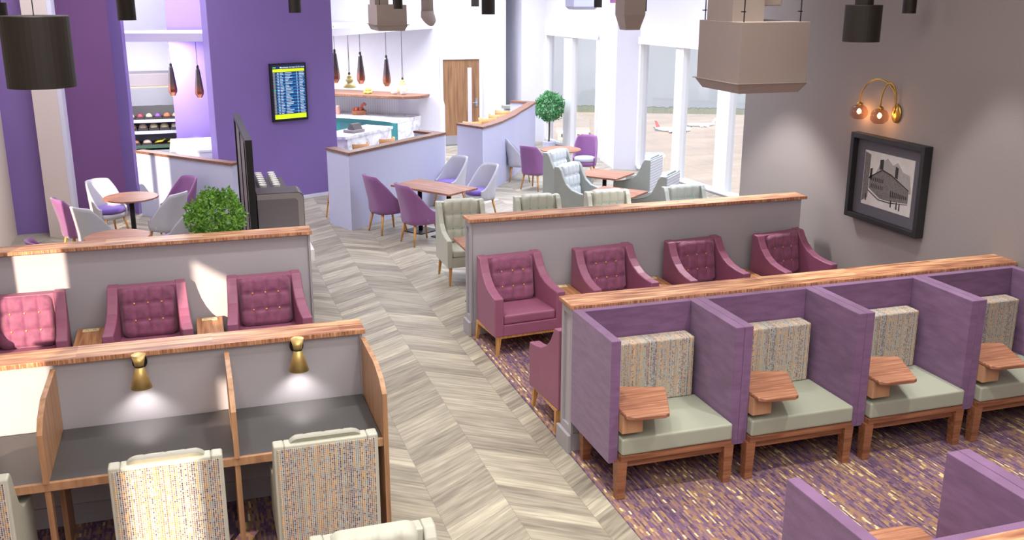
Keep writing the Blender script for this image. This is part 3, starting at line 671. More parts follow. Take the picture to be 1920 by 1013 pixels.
# ================================================================== DINING CHAIRS
def make_dining(shell, seat):
    def mk():
        t = thing('dining_chair', '', 'chair'); m = MB(); NA, NZ = 50, 10
        def top(a):
            q = abs(a)
            if q < 44: return .86-.008*(q/44)**2
            if q > 118: return .47
            k = (q-44)/74; return .85-(.38)*(1-(1-k)**1.45)
        for i in range(NA+1):
            a = -125+250*i/NA; T = top(a); ar = radians(a)
            for j in range(NZ+1):
                z = .30+(T-.30)*j/NZ; lean = max(0, z-.45); 
                rx = .235+.02*lean; ry = .235+.26*lean*max(0, cos(ar))
                if z < .36: rx *= .93+.07*(z-.3)/.06; ry *= .93+.07*(z-.3)/.06
                # superellipse plan
                sx_, cy_ = sin(ar), cos(ar); n_ = 3.4; r_ = (abs(sx_)**n_+abs(cy_)**n_)**(-1/n_)
                m.v.append((rx*sx_*r_, ry*cy_*r_, z))
        for i in range(NA):
            for j in range(NZ):
                a = i*(NZ+1)+j; m.f.append((a, a+1, a+NZ+2, a+NZ+1)); m.mi.append(0)
        o = m.build('shell', shell, t, smooth=True); sm = o.modifiers.new('solid', 'SOLIDIFY'); sm.thickness = .028; sm.offset = -1
        MB().lathe([(.19, .29), (.232, .31), (.236, .38), (.22, .385)], 28).build('seat_base', shell, t, smooth=True)
        MB().lathe([(.20, .385), (.226, .395), (.232, .42), (.222, .455), (.18, .47), (.09, .475)], 28, (0, -.015, 0)).build('seat_cushion', seat, t, smooth=True)
        for sx in (-1, 1):
            for sy in (-1, 1):
                MB().cone((sx*.15, sy*.15, .31), (sx*.20, sy*.20, 0), .021, .012, 10).build('leg', WOODL, t, smooth=True)
        return t
    return mk
def dine(kind, label, x, y, dx, dy, g):
    mk = make_dining(DSHELL_P, SEAT_G) if kind == 'p' else make_dining(DSHELL_G, SEAT_P)
    return place('dine_'+kind, mk, label, (x, y, 0), face(dx, dy), g)
G1 = 'scoop dining chairs at the rectangular table'; G2 = 'scoop dining chairs at the cafe tables on the left'; G3 = 'scoop dining chairs at the round window table'
dine('p', 'purple scoop chair nearest the angled partition, left of the rectangular table', 2.82, 15.08, .85, .25, G1).scale = (1.1, 1.1, 1.08)
dine('p', 'purple scoop chair nearest the camera, left of the rectangular table', 3.15, 14.22, .85, .22, G1).scale = (1.1, 1.1, 1.08)
dine('g', 'pale grey scoop chair with violet seat, further back right of the rectangular table', 4.22, 16.6, -.85, -.45, G1)
dine('g', 'pale grey scoop chair with violet seat, nearer one right of the rectangular table', 4.5, 15.7, -.85, -.40, G1)
dine('g', 'pale grey scoop chair with violet seat beyond the far cafe table', -1.3, 16.05, .55, -.8, G2)
dine('p', 'purple scoop chair right of the far cafe table by the white partition', -.3, 15.95, -.75, -.55, G2)
dine('g', 'pale grey scoop chair on the camera side of the far cafe table, right', -.45, 14.98, -.75, .6, G2)
dine('g', 'pale grey scoop chair half hidden by the green shrub', -.26, 13.85, -.8, .45, G2)
dine('g', 'pale grey scoop chair in the left foreground of the cafe, back turned to us', -1.32, 14.35, .7, .65, G2)
dine('p', 'purple sunlit scoop chair furthest left of the cafe, beside the window', -1.62, 15.0, .85, .4, G2)
dine('p', 'purple scoop chair showing only its top above the left partition cap', -1.62, 12.45, .9, .2, G2)
dine('p', 'purple scoop chair showing only its top between round table and shrub', -.38, 12.32, -.8, .3, G2)
dine('p', 'purple scoop chair left of the round window table, back turned to us', 6.16, 17.62, .8, .6, G3)
dine('p', 'purple scoop chair with grey seat right of the round window table', 7.4, 18.2, -.5, -.85, G3)
dine('g', 'grey scoop chair seen edge-on beside the curved partition', 6.15, 18.55, .95, -.3, G3)

# ================================================================== TABLES
def make_round():
    t = thing('round_table', '', 'table')
    MB().lathe([(.36, .725), (.385, .735), (.385, .75), (.375, .755)], 40).build('tabletop', WOODT, t, smooth=False)
    MB().cone((0, 0, .03), (0, 0, .725), .035, .035, 16).build('pedestal', BLACK, t, smooth=True)
    MB().lathe([(.22, 0), (.22, .012), (.05, .03)], 28).build('base', BLACK, t)
    return t
place('round_table', make_round, 'round walnut pedestal table further back in the left cafe', (-.92, 15.27, 0), 0, 'round pedestal tables')
place('round_table', make_round, 'round walnut pedestal table just behind the left partition cap', (-.97, 12.77, 0), 0, 'round pedestal tables')
place('round_table', make_round, 'round walnut pedestal table near the ball tree by the window', (6.64, 17.55, 0), 0, 'round pedestal tables')
def rect_table(label, cx, cy, w, d, rz, peds, z=.75, group=None):
    t = thing('pedestal_table', label, 'table', (cx, cy, 0), rz, group)
    MB().box(-w/2, -d/2, z-.03, w/2, d/2, z).build('tabletop', WOODT, t, bevel=.003)
    for px in peds:
        MB().cone((px, 0, .02), (px, 0, z-.03), .035, .035, 14).build('pedestal', BLACK, t, smooth=True)
        MB().box(px-.2, -.2, 0, px+.2, .2, .015).build('base', BLACK, t)
    return t
rect_table('long rectangular walnut table on two black pedestals before the angled partition', 3.49, 14.72, 1.22, .66, radians(-56), (-.3, .3))
GS = 'small square walnut tables near the windows'
rect_table('small walnut table by the window, the further of the two', 6.43, 14.93, .75, .68, radians(-50), (0,), group=GS)
rect_table('small walnut table by the window, the nearer of the two', 5.98, 13.45, .75, .68, radians(-50), (0,), group=GS)
for x, lb in ((3.22, 'walnut table in front of the cream chair at the walkway end'), ):
    rect_table(lb, x, 11.0, .5, 1.15, 0, (0,), .72)

# ================================================================== WORK BOOTHS
def make_booth():
    """origin at the left front foot; x 0..1.08, open side towards -y"""
    t = thing('work_booth', '', 'booth')
    for a in (.001, 1.007):
        MB().box(a, .0, .29, a+.074, .78, 1.25).build('side_panel', FELT, t, bevel=.004)
    MB().box(.075, .71, .29, 1.005, .78, 1.25).build('back_panel', FELT, t, bevel=.004)
    MB().box(.08, -.06, .365, 1.0, .56, .50).build('seat_cushion', SAGE, t, bevel=.018, seg=3)
    MB().box(.12, .53, .50, .96, .70, 1.01).build('back_cushion', TWEED_B, t, bevel=.015, seg=3)
    MB().box(.08, -.05, .315, 1.0, .70, .362).build('seat_frame', WOODD, t)
    MB().box(.10, -.01, .25, .98, .02, .315).build('front_rail', WOODD, t)
    for x in (.052, .942):
        for y in (-.05, .63):
            fixn(MB().add([(x, y, .315), (x+.08, y, .315), (x+.08, y+.085, .315), (x, y+.085, .315), (x+.008, y+.008, 0), (x+.072, y+.008, 0), (x+.072, y+.075, 0), (x+.008, y+.075, 0)],
                     [(0, 1, 2, 3), (4, 7, 6, 5), (0, 4, 5, 1), (1, 5, 6, 2), (2, 6, 7, 3), (3, 7, 4, 0)]).build('leg', WOODD, t))
    p = [(.078, -.13), (.14, -.17), (.36, -.19), (.40, -.17), (.58, .26), (.57, .30), (.42, .34), (.078, .47)]
    MB().prism(p, .69, .72).build('tablet', WOODT, t, bevel=.008, seg=3)
    MB().box(.078, -.06, .545, .24, .15, .688).build('tablet_block', WOODY, t)
    return t
GB = 'purple felt work booths along the partition'
for i, lb in enumerate(('purple felt booth at the walkway end with tablet table and tweed back', 'purple felt booth second from the walkway', 'purple felt booth third from the walkway', 'purple felt booth fourth from the walkway, cut by the right edge of the photo')):
    place('booth', make_booth, lb, (2.74+1.082*i, 6.15, .008), 0, GB)
for i, lb in enumerate(('purple felt booth in the bottom foreground facing the first row, nearer the walkway', 'purple felt booth in the bottom right corner, open side towards the first row')):
    place('booth', make_booth, lb, (3.86+1.084*i, 3.98, .008), pi, 'purple felt booths facing the first row')

# ================================================================== STUDY DESK
t = thing('study_desk', 'long study desk with charcoal top and oak dividers against the grey partition', 'desk', (-2.6, 6.15, .008))
MB().box(0, .0, .71, 3.66, .79, .75).build('worktop', DARKTOP, t, bevel=.002)
MB().box(0, -.03, .70, 3.70, -.0, .752).build('front_edge', WOODY, t)
for x in (.50, 1.555, 2.69, 3.665):
    prof = [(-.03, .0), (-.03, .75), (.05, 1.06), (.22, 1.17), (.30, 1.2), (.79, 1.2), (.79, 0)]
    prof = [(-.04, .752), (-.04, 1.08), (.06, 1.15), (.26, 1.2), (.79, 1.2), (.79, .752)]
    if x > 3.6: prof = [(-.04, 0), (-.04, 1.08), (.06, 1.15), (.26, 1.2), (.79, 1.2), (.79, 0)]
    MB().prism(prof, x, x+.034, 'x').build('divider', WOODY, t, bevel=.002)
    if x < 3.6: MB().prism([(-.02, 0), (-.02, .70), (.05, .70), (.05, 0)], x, x+.034, 'x').build('leg_post', WOODY, t); 
    if x < 3.6: MB().box(x, .5, 0, x+.034, .77, .70).build('support_panel', WOODY, t)
def make_cone_lamp():
    t = thing('wall_lamp', '', 'wall lamp')
    MB().lathe([(.05, 0), (.05, .015), (.045, .02)], 24).xf(lambda p: (p[0], -p[2], p[1])).build('wall_plate', BLACK, t, smooth=False)
    MB().tube([(0, -.015, 0), (0, -.09, 0)], .008).build('arm', BLACK, t)
    MB().lathe([(.045, .085), (.047, .087), (.028, .0), (.026, .0)], 28, (0, -.10, -.0)).build('upper_shade', BRASSM, t, smooth=True)
    MB().lathe([(.024, 0), (.03, -.004), (.072, -.155), (.068, -.155), (.02, -.01)], 28, (0, -.10, 0)).build('lower_shade', BRASSM, t, smooth=True)
    MB().lathe([(.029, -.008), (.031, 0), (.029, .008)], 24, (0, -.10, 0)).build('collar', BLACK, t)
    MB().lathe([(.014, -.03), (.02, -.05), (.014, -.065), (.005, -.07)], 12, (0, -.10, -.02)).build('bulb', emit('warm_bulb', (255, 214, 150), 8) if 'warm_bulb' not in MATS else MATS['warm_bulb'], t, smooth=True)
    return t
for x, lb in ((-.475, 'brass double-cone wall lamp in the middle desk bay'), (.60, 'brass double-cone wall lamp in the right desk bay near the walkway'), (-1.55, 'brass double-cone wall lamp in the left desk bay outside the frame')):
    if x < -1: continue
    place('cone_lamp', make_cone_lamp, lb, (x, 6.975, 1.185), 0, 'brass wall lamps over the study desk')
    lamp('wall_lamp_light', 'SPOT', (x, 6.87, 1.05), 9, (1, .93, .88), (0, 0, 0), spot_size=radians(110), spot_blend=.8, shadow_soft_size=.03)

# ================================================================== RIGHT WALL: picture and sconce
t = thing('framed_picture', 'black box-framed sketch of a street corner hung on the wallpapered wall', 'picture', (7.125, 8.80, 1.68))
hw, hh, dp = .60, .475, .10
m_ = MB()
m_.box(-dp, -hw, -hh, 0, -hw+.055, hh).box(-dp, hw-.055, -hh, 0, hw, hh).box(-dp, -hw+.055, hh-.055, 0, hw-.055, hh).box(-dp, -hw+.055, -hh, 0, hw-.055, -hh+.055)
m_.build('frame', plain('black_frame', (36, 35, 37), .5, var=.08, scale=60), t, bevel=.003)
MB().box(-.03, -hw+.055, -hh+.055, -.005, hw-.055, hh-.055).build('mat_board', plain('slate_mat_board', (92, 90, 98), .8), t)
pr = MB().box(-.034, -.405, -.30, -.03, .405, .30).build('print', plain('sketch_paper', (204, 200, 196), .8, var=.08, scale=9), t)
# a plain generic sketch: corner building, chimneys, street, small figures (y runs right to left in view)
G0 = plain('sketch_ink_dark', (52, 50, 50), .9, var=.4, scale=70); G1m = plain('sketch_ink_mid', (112, 108, 106), .9, var=.3, scale=60); G2m = plain('sketch_ink_pale', (160, 156, 152), .9, var=.1, scale=30)
def flat(pts, k, m): m.prism([(-p[0]*1.17, p[1]*1.08) for p in pts], -.0345-.0006*k, -.034, 'x')
m0, m1, m2 = MB(), MB(), MB()
flat([(-.2, .02), (-.12, .16), (-.02, .24), (.06, .18), (.12, .22), (.2, .14), (.3, .12), (.33, -.05), (.0, -.1)], 1, m2)
flat([(-.25, .02), (-.08, .12), (.05, .09), (.3, -.02), (.3, -.15), (.06, -.18), (-.08, -.18), (-.25, -.1)], 2, m1)
flat([(-.34, -.25), (-.26, -.2), (-.26, .24), (-.34, .26)], 2, m1)
flat([(-.25, .10), (-.22, .11), (-.22, .0), (-.25, -.02)], 3, m0); flat([(-.12, .11), (-.07, .12), (-.07, .22), (-.12, .21)], 3, m0); flat([(.10, .07), (.14, .06), (.14, .17), (.10, .18)], 3, m0)
flat([(-.08, .12), (.05, .09), (.3, -.02), (.3, -.03), (.05, .075), (-.08, .105)], 3, m0); flat([(-.26, .01), (-.08, .12), (-.08, .105), (-.26, -.005)], 3, m0)
for i in range(7):
    for j in range(2): flat([(-.22+i*.026, -.09+j*.07), (-.208+i*.026, -.088+j*.07), (-.208+i*.026, -.05+j*.07), (-.22+i*.026, -.052+j*.07)], 3, m0)
for i in range(9): flat([(.06+i*.026, -.14+i*.003), (.074+i*.026, -.138+i*.003), (.074+i*.026, -.07-i*.002), (.06+i*.026, -.072-i*.002)], 3, m0)
for i, (x_, z_) in enumerate(((.07, -.2), (.15, -.205), (.19, -.21), (-.29, -.2))): flat([(x_, z_-.035), (x_+.016, z_-.035), (x_+.012, z_+.03), (x_+.006, z_+.042), (x_, z_+.03)], 3, m0)
flat([(-.26, -.13), (-.1, -.2), (.05, -.2), (.3, -.165), (.3, -.16), (.05, -.19), (-.1, -.19), (-.26, -.12)], 3, m0)
for mm, mt in ((m2, G2m), (m1, G1m), (m0, G0)): fixn(mm.build('drawing', mt, pr))

t = thing('double_globe_sconce', 'brass two-arm wall light with glowing smoked globes above the picture', 'wall light', (7.125, 8.80, 2.42))
MB().lathe([(.10, 0), (.098, .012), (.085, .022), (.02, .034)], 32, sx=.75).xf(lambda p: (-p[2], p[0], p[1])).build('wall_plate', BRASS, t, smooth=True)
def arc(y1, x1, hgt, n=14):
    pts = [(-.03, 0, .0)]
    for i in range(n+1):
        a = pi*i/n; pts.append((-.03+(x1+.03)*(1-cos(a))/2, y1*(1-cos(a))/2, .10+hgt*sin(a)))
    pts.append((x1, y1, .06)); return pts
for y1, x1, hg, nm in ((.50, -.10, .24, 'a'), (.10, -.14, .22, 'b')):
    MB().tube(arc(y1, x1, hg), .009, 8).build('arm', BRASS, t, smooth=True)
    cp = MB().lathe([(.035, .035), (.035, .06), (.01, .075)], 20, (x1, y1, 0)).build('cap', BRASS, t, smooth=True)
    MB().lathe([(.035, .045), (.075, .02), (.098, -.03), (.092, -.075), (.055, -.11), (.05, -.11)], 28, (x1, y1, 0)).build('globe', SMOKE, t, smooth=True)
    MB().lathe([(.006, -.055), (.02, -.04), (.02, -.02), (.008, .0)], 14, (x1, y1, 0)).build('bulb', emit('sconce_bulb', (255, 190, 100), 40) if 'sconce_bulb' not in MATS else MATS['sconce_bulb'], t, smooth=True)
    lamp('sconce_light', 'POINT', (7.125+x1, 8.80+y1, 2.36), 2.2, (1, .55, .22), shadow_soft_size=.03)

# ================================================================== CEILING FIXTURES
def downlight(label, x, y, zb, zt, r, spot=0, collar=True):
    t = thing('hanging_downlight', label, 'ceiling light', (x, y, zb), 0, 'dark cylinder downlights'); h = zt-zb
    MB().lathe([(r*.9, .02), (r, 0), (r, h), (r*.98, h+.004)], 36).build('housing', FIXT, t)
    if collar: MB().lathe([(r*.5, h), (r*.5, h+.05), (r*.25, h+.06)], 24).build('collar', FIXT, t)
    MB().cone((0, 0, h), (0, 0, 5.2-zb), .012 if collar else .0025, .012 if collar else .0025, 8).build('suspension_rod', BLACK, t)
    if spot: lamp('downlight_beam', 'SPOT', (x, y, zb-.02), spot, (1, .97, .94), (0, 0, 0), spot_size=radians(86), spot_blend=.45, shadow_soft_size=.08)
downlight('large dark cylinder downlight in the upper left corner', -.646, 5.16, 3.249, 3.569, .15, collar=False)
downlight('dark cylinder downlight hanging in front of the wallpapered wall', 5.41, 7.23, 3.267, 3.56, .15)
downlight('dark cylinder downlight in front of the purple wall left of the opening', -.588, 12.41, 3.336, 3.6, .1)
downlight('dark cylinder downlight above the purple screen wall', 1.773, 17.0, 3.299, 3.52, .1)
downlight('dark cylinder downlight overlapping the small taupe unit', 2.64, 12.9, 3.436, 3.62, .058)
downlight('smaller dark cylinder downlight left of its larger neighbour over the far wall', 5.9, 20.8, 3.316, 3.5, .084)
downlight('larger dark cylinder downlight of the pair over the far wall', 4.385, 14.74, 3.311, 3.53, .1)
downlight('dark cylinder downlight above the ball-tree window', 6.35, 15.2, 3.395, 3.55, .064)
downlight('dark cylinder downlight right of the sconce near the top edge', 6.83, 8.42, 3.46, 3.62, .065)
downlight('dark cylinder downlight cut by the upper left corner', -1.767, 11.44, 3.286, 3.546, .1)
downlight('dark cylinder downlight half hidden behind the tapered diffuser', 5.83, 12.4, 3.4, 3.6, .045)
downlight('dark cylinder downlight behind the duct of the big taupe unit, washing the wallpaper', 6.06, 10.68, 3.42, 3.6, .05, 330)
downlight('dark cylinder downlight left of the big taupe unit rods', 5.55, 10.4, 3.57, 3.75, .045)

def unit(label, x, y, zb, w, d, h, duct=True, flare=.045):
    """square fan coil unit hung from the ceiling, near left corner at x,y"""
    t = thing('fan_coil_unit', label, 'ventilation unit', (x, y, zb))
    MB().box(0, 0, flare, w, d, h).build('casing', TAUPE, t, bevel=.003)
    f = flare; m = MB()
    m.add([(-f*.3, -f*.3, f+.03), (w+f*.3, -f*.3, f+.03), (w+f*.3, d+f*.3, f+.03), (-f*.3, d+f*.3, f+.03), (f, f, -.02), (w-f, f, -.02), (w-f, d-f, -.02), (f, d-f, -.02)],
          [(3, 2, 1, 0), (4, 5, 6, 7), (0, 1, 5, 4), (1, 2, 6, 5), (2, 3, 7, 6), (3, 0, 4, 7)]); fixn(m.build('diffuser', TAUPE, t))
    MB().box(-.035, -.035, f+.03, w+.035, d+.035, f+.036).build('lip', TAUPE, t)
    if duct:
        MB().box(w*.02, d*.25, h, w*.48, d*.85, 5.2-zb).build('duct', TAUPE, t)
        MB().box(w*.5, d*.35, h+.14, w*.82, d*.75, 5.2-zb).build('riser_box', TAUPE, t, bevel=.02)
    for px, py in ((.03, d-.06), (.05, .05), (w-.06, .08), (w-.06, d-.06)):
        q = MB().cone((px, py, h), (px, py, 5.2-zb), .006, .006, 6).build('hanger_rod', BLACK, t)
        MB().box(px-.03, py-.012, h+.09, px+.01, py+.012, h+.10).build('bracket', BLACK, q)
    return t
unit('large taupe square ventilation unit hung near the wallpapered wall', 4.96, 8.4, 2.745, .74, .82, .645)
unit('small taupe square ventilation unit hung over the bar side', 2.565, 14.0, 3.135, .42, .7, .33, flare=.03)
t = thing('air_diffuser', 'tapered taupe air diffuser hanging left of the big ventilation unit', 'ventilation unit', (5.46, 12.0, 3.18))
fixn(MB().add([(-.095, -.095, 0), (.095, -.095, 0), (.095, .095, 0), (-.095, .095, 0), (-.145, -.145, .19), (.145, -.145, .19), (.145, .145, .19), (-.145, .145, .19)], [(3, 2, 1, 0), (4, 5, 6, 7), (0, 1, 5, 4), (1, 2, 6, 5), (2, 3, 7, 6), (3, 0, 4, 7)]).build('cone', TAUPE, t))
MB().box(-.145, -.145, .19, .145, .145, 2.02).build('duct', TAUPE, t)
t = thing('air_diffuser', 'pale lilac-grey air box at the top edge above the ball-tree window', 'ventilation unit', (6.43, 16.1, 3.345))
fixn(MB().add([(-.17, -.17, 0), (.17, -.17, 0), (.17, .17, 0), (-.17, .17, 0), (-.22, -.2, .05), (.22, -.2, .05), (.22, .2, .05), (-.22, .2, .05)], [(3, 2, 1, 0), (4, 5, 6, 7), (0, 1, 5, 4), (1, 2, 6, 5), (2, 3, 7, 6), (3, 0, 4, 7)]).build('cone', P_GREYL, t))
MB().box(-.22, -.2, .05, .22, .2, 1.85).build('duct', P_GREYL, t)
t = thing('ventilation_pipe', 'taupe round ventilation pipe ending in an elbow over the bar canopy', 'ventilation pipe', (4.05, 17.3, 3.15))
MB().cone((0, 0, .13), (0, 0, 2.05), .105, .105, 20).build('pipe', TAUPE, t, smooth=True)
MB().tube([(0, 0, .16), (.0, 0, .08), (.03, -.02, .03), (.05, -.05, -.02), (.04, -.1, -.05)], [.112, .118, .11, .09, .055], 14).build('elbow', TAUPE, t, smooth=True)
t = thing('festoon', 'small orange and purple blocks hanging at the top edge above the pier', 'decoration', (6.95, 16.0, 3.43))
for k, (dx, dz, c) in enumerate(((0, .05, (150, 96, 150)), (.07, .05, (236, 160, 40)), (.14, .03, (206, 90, 40)), (.14, -.02, (236, 170, 60)))):
    MB().box(dx-.035, -.03, dz-.03, dx+.035, .03, dz+.03).build('block', plain('festoon_%d' % k, c, .5), t)
MB().box(-.035, -.005, .08, .175, .005, 1.77).build('hanger', BLACK, t)

# ================================================================== BAR CANOPY, PENDANTS
can = [(-1.38, 18.75), (-.82, 18.55), (-.2, 18.4), (.36, 18.24), (.9, 18.35), (1.6, 18.72), (2.2, 19.12), (2.7, 19.55), (3.2, 20.1), (3.7, 20.7), (4.2, 21.3), (4.6, 21.8), (5.1, 22.3), (5.6, 22.8), (5.6, 23.38), (1.75, 23.38), (1.75, 19.7), (-1.38, 19.7)]
ct = thing('bar_canopy', 'white curved canopy over the bar with pendants below it', 'canopy', (2.0, 20.8, 2.80))
MB().prism([(p[0]-2.0, p[1]-20.8) for p in can], 0, .14).build('fascia', plain('canopy_white', (214, 212, 220), .6), ct)
def make_crystal():
    t = thing('crystal_pendant', '', 'pendant lamp')   # origin at the bottom tip
    MB().lathe([(.035, 0), (.075, .07), (.078, .12), (.035, .50), (.02, .53)], 6).build('shade', COPPER, t)
    MB().lathe([(.022, .53), (.022, .57), (.008, .59)], 10).build('cap', BLACK, t)
    MB().lathe([(.01, -.006), (.03, -.004), (.034, .0)], 6).build('bulb', emit('pendant_glow', (255, 190, 130), 3) if 'pendant_glow' not in MATS else MATS['pendant_glow'], t)
    return t
def make_bell():
    t = thing('bell_pendant', '', 'pendant lamp')
    MB().lathe([(.115, 0), (.12, .02), (.10, .06), (.075, .09), (.05, .10), (.05, .105), (.068, .12), (.072, .145), (.06, .17), (.045, .18), (.05, .2), (.035, .24)], 28).build('shade', ALAB, t, smooth=True)
    MB().lathe([(.02, .24), (.025, .26), (.01, .29)], 12).build('cap', BLACK, t)
    return t
def cord(o, z): MB().cone((0, 0, .28 if 'bell' in o.name else .58), (0, 0, 2.80-z), .005, .005, 6).build('cord', BLACK, o)
GP = 'faceted copper pendants over the bar'
for x, y, lb in ((-.253, 19.0, 'copper pendant left of the pair in the left opening'), (.20, 19.0, 'copper pendant right of the pair in the left opening'), (2.80, 20.0, 'copper pendant half hidden by the purple screen wall edge'), (3.40, 20.6, 'copper pendant in the middle of the bar'), (4.03, 21.1, 'copper pendant right of the middle one over the bar')):
    zz = {-.253: 1.82, .20: 1.77, 2.80: 1.88, 3.40: 1.79, 4.03: 1.68}[x]
    o = place('crystal', make_crystal, lb, (x, y, zz), 0, GP)
    if x > 2 : o.scale = (1.1, 1.1, 1.12)
    MB().cone((x, y, zz+.58), (x, y, 2.80), .004, .004, 6)
    c_ = MB().cone((0, 0, .58), (0, 0, (2.80-zz)/o.scale[2]), .005, .005, 6).build('cord', BLACK, o)
for x, y, zz, lb in ((3.07, 20.0, 1.78, 'bell-shaped alabaster pendant left of the middle copper pendant'), (4.50, 21.75, 1.50, 'bell-shaped alabaster pendant at the right end of the bar')):
    o = place('bell', make_bell, lb, (x, y, zz), 0, 'alabaster bell pendants'); o.scale = (1.05, 1.05, 1.05)
    for k in (-.012, .012): MB().tube([(k, 0, .28), (k*.3, 0, .6), (0, 0, (2.80-zz)/1.05)], .004, 6).build('cord', BLACK, o)

# ================================================================== BAR
def poly_thing(name, label, cat, org): return thing(name, label, cat, org)
bc = poly_thing('back_bar_counter', 'curved back bar counter with marble top, teal front and marble end', 'counter', (3.2, 22.0, 0))
def rel(ps): return [(p[0]-3.2, p[1]-22.0) for p in ps]
front = [(1.9, 22.75), (3.06, 22.0), (3.34, 21.8), (3.65, 21.48), (3.93, 21.1), (4.14, 20.72)]
back = [(4.84, 21.40), (4.44, 21.72), (3.18, 22.74), (2.1, 23.3), (1.75, 23.3)]
MB().prism(rel(front+back), .94, 1.0).build('worktop', MARBLE, bc)
inn = [(1.95, 22.83), (3.08, 22.08), (3.38, 21.87), (3.70, 21.54), (3.98, 21.16), (4.10, 20.96)]
MB().prism(rel(inn+[(4.2, 21.1)]+[(4.0, 21.9), (3.18, 22.7), (2.1, 23.3), (1.8, 23.3)]), .0, .938).build('carcass', TEAL, bc)
MB().prism(rel([(4.14, 20.74), (4.84, 21.40), (4.76, 21.46), (4.08, 20.83)]), 0, .938).build('marble_end', MARBLE, bc)
MB().prism(rel([(4.04, 20.84), (4.12, 20.70), (4.16, 20.74), (4.08, 20.88)]), 0, .938).build('teal_post', TEAL, bc)
for k in range(3):
    a = Vector(front[1+k]); b_ = Vector(front[2+k]); n_ = (b_-a).normalized(); q = Vector((-n_.y, n_.x))
    MB().prism(rel([tuple(a+q*.07+n_*.03), tuple(b_+q*.07-n_*.03), tuple(b_+q*.085-n_*.03), tuple(a+q*.085+n_*.03)]), .3, .86).build('cupboard_door', plain('teal_door', (54, 110, 120), .4) if 'teal_door' not in MATS else MATS['teal_door'], bc)
isl = thing('bar_island', 'white marble bar island in front of the back counter', 'counter', (3.1, 19.4, 0))
def rel2(ps): return [(p[0]-3.1, p[1]-19.4) for p in ps]
ip = [(2.74, 18.62), (3.88, 19.83), (3.42, 20.28), (2.2, 19.0)]
MB().prism(rel2(ip), .95, 1.0).build('worktop', MARBLE, isl)
MB().prism(rel2([(2.78, 18.68), (3.84, 19.81), (3.42, 20.22), (2.26, 19.0)]), 0, .948).build('front', MARBLE, isl)
bw = thing('bar_back_wall', 'white reeded tile wall behind the counter with rounded white end', 'wall panel', (3.2, 22.8, 0), atan2(-1.34, 1.66))
MB().box(-1.7, .02, 0, 2.1, .14, 1.40).build('tile_panel', TILES, bw)
MB().box(1.55, -.012, 1.0, 2.1, .02, 1.40).build('plain_panel', P_WHITE, bw)
MB().prism([(2.1, 0), (2.62, 0), (2.62, 1.2), (2.59, 1.32), (2.52, 1.39), (2.44, 1.41), (2.1, 1.41)], -.1, .14, 'y').build('rounded_end', P_WHITE, bw)
sh = thing('bar_shelf', 'curved brown wooden shelf above the tiled bar wall', 'shelf', (3.2, 22.5, 1.40))
sp = [(1.9, 22.75), (2.6, 22.3), (3.05, 21.98), (3.6, 21.55), (4.05, 21.12), (4.35, 20.93), (4.62, 20.93), (4.82, 21.05), (5.0, 21.28), (4.6, 21.6), (4.40, 21.87), (3.2, 22.98), (2.2, 23.36), (1.9, 23.36)]
MB().prism([(p[0]-3.2, p[1]-22.5) for p in sp], 0.012, .075).build('board', WOODB, sh, bevel=.01)
# things on the bar
def put(name, label, cat, mb, mat, loc, g=None, smooth=True):
    o = mb.build(name, mat, smooth=smooth); o.location = loc; return tag(o, label, cat, g)
for k, (dx, dz, dy) in enumerate(((-.06, 0, 0), (.0, 0, -.03), (.06, 0, 0), (-.03, .06, 0), (.045, .06, 0))):
    t = thing('lemon', ['yellow lemon at the left of the pile on the bar shelf', 'yellow lemon at the front of the pile on the bar shelf', 'yellow lemon at the right of the pile on the bar shelf', 'yellow lemon on top left of the pile on the bar shelf', 'yellow lemon on top right of the pile on the bar shelf'][k], 'fruit', (3.72+dx, 21.7+dy, 1.475+dz), 0, 'lemons on the bar shelf')
    MB().lathe([(.008, 0), (.03, .01), (.042, .035), (.03, .06), (.008, .07)], 14).build('fruit', plain('lemon_yellow', (222, 206, 96), .5) if 'lemon_yellow' not in MATS else MATS['lemon_yellow'], t, smooth=True)
bk = thing('fruit_basket', 'brown wicker basket of red fruit on the back counter', 'basket', (3.55, 21.95, 1.0))
MB().box(-.15, -.09, 0, .15, .09, .10).build('basket', plain('wicker', (150, 96, 70), .8, var=.3, scale=50), bk, bevel=.01)
MB().tube([(.05, 0, .10), (.07, 0, .2), (.12, 0, .24), (.15, 0, .2)], .03).build('handle_bow', plain('red_cloth', (206, 110, 90), .7), bk)
for k in range(5):
    MB().lathe([(.01, 0), (.035, .015), (.04, .04), (.01, .07)], 12).build('apple', plain('apple_red', (196, 92, 70), .4) if 'apple_red' not in MATS else MATS['apple_red'], bk, smooth=True).location = (-.1+k*.045, (-.03 if k % 2 else .03), .09)
j = thing('storage_jar', 'clear jar with dark clip lid on the left of the back counter', 'jar', (2.98, 22.25, 1.0))
MB().lathe([(.07, 0), (.075, .02), (.075, .16), (.06, .18)], 20).build('body', plain('frosted_jar', (206, 208, 214), .3), j, smooth=True)
MB().lathe([(.065, .18), (.068, .21), (.03, .22)], 20).build('lid', MGREY, j, smooth=True)
MB().tube([(-.05, 0, .2), (-.05, 0, .27), (.05, 0, .27), (.05, 0, .2)], .01).build('handle', MGREY, j)
j2 = thing('storage_jar', 'short jar of pink sweets beside the clip-lid jar', 'jar', (3.12, 22.18, 1.0))
MB().lathe([(.05, 0), (.055, .02), (.055, .15), (.04, .17)], 18).build('body', plain('pink_jar', (206, 150, 140), .3), j2, smooth=True)
MB().lathe([(.045, .17), (.045, .19), (.02, .2)], 18).build('lid', WHITEP, j2, smooth=True)
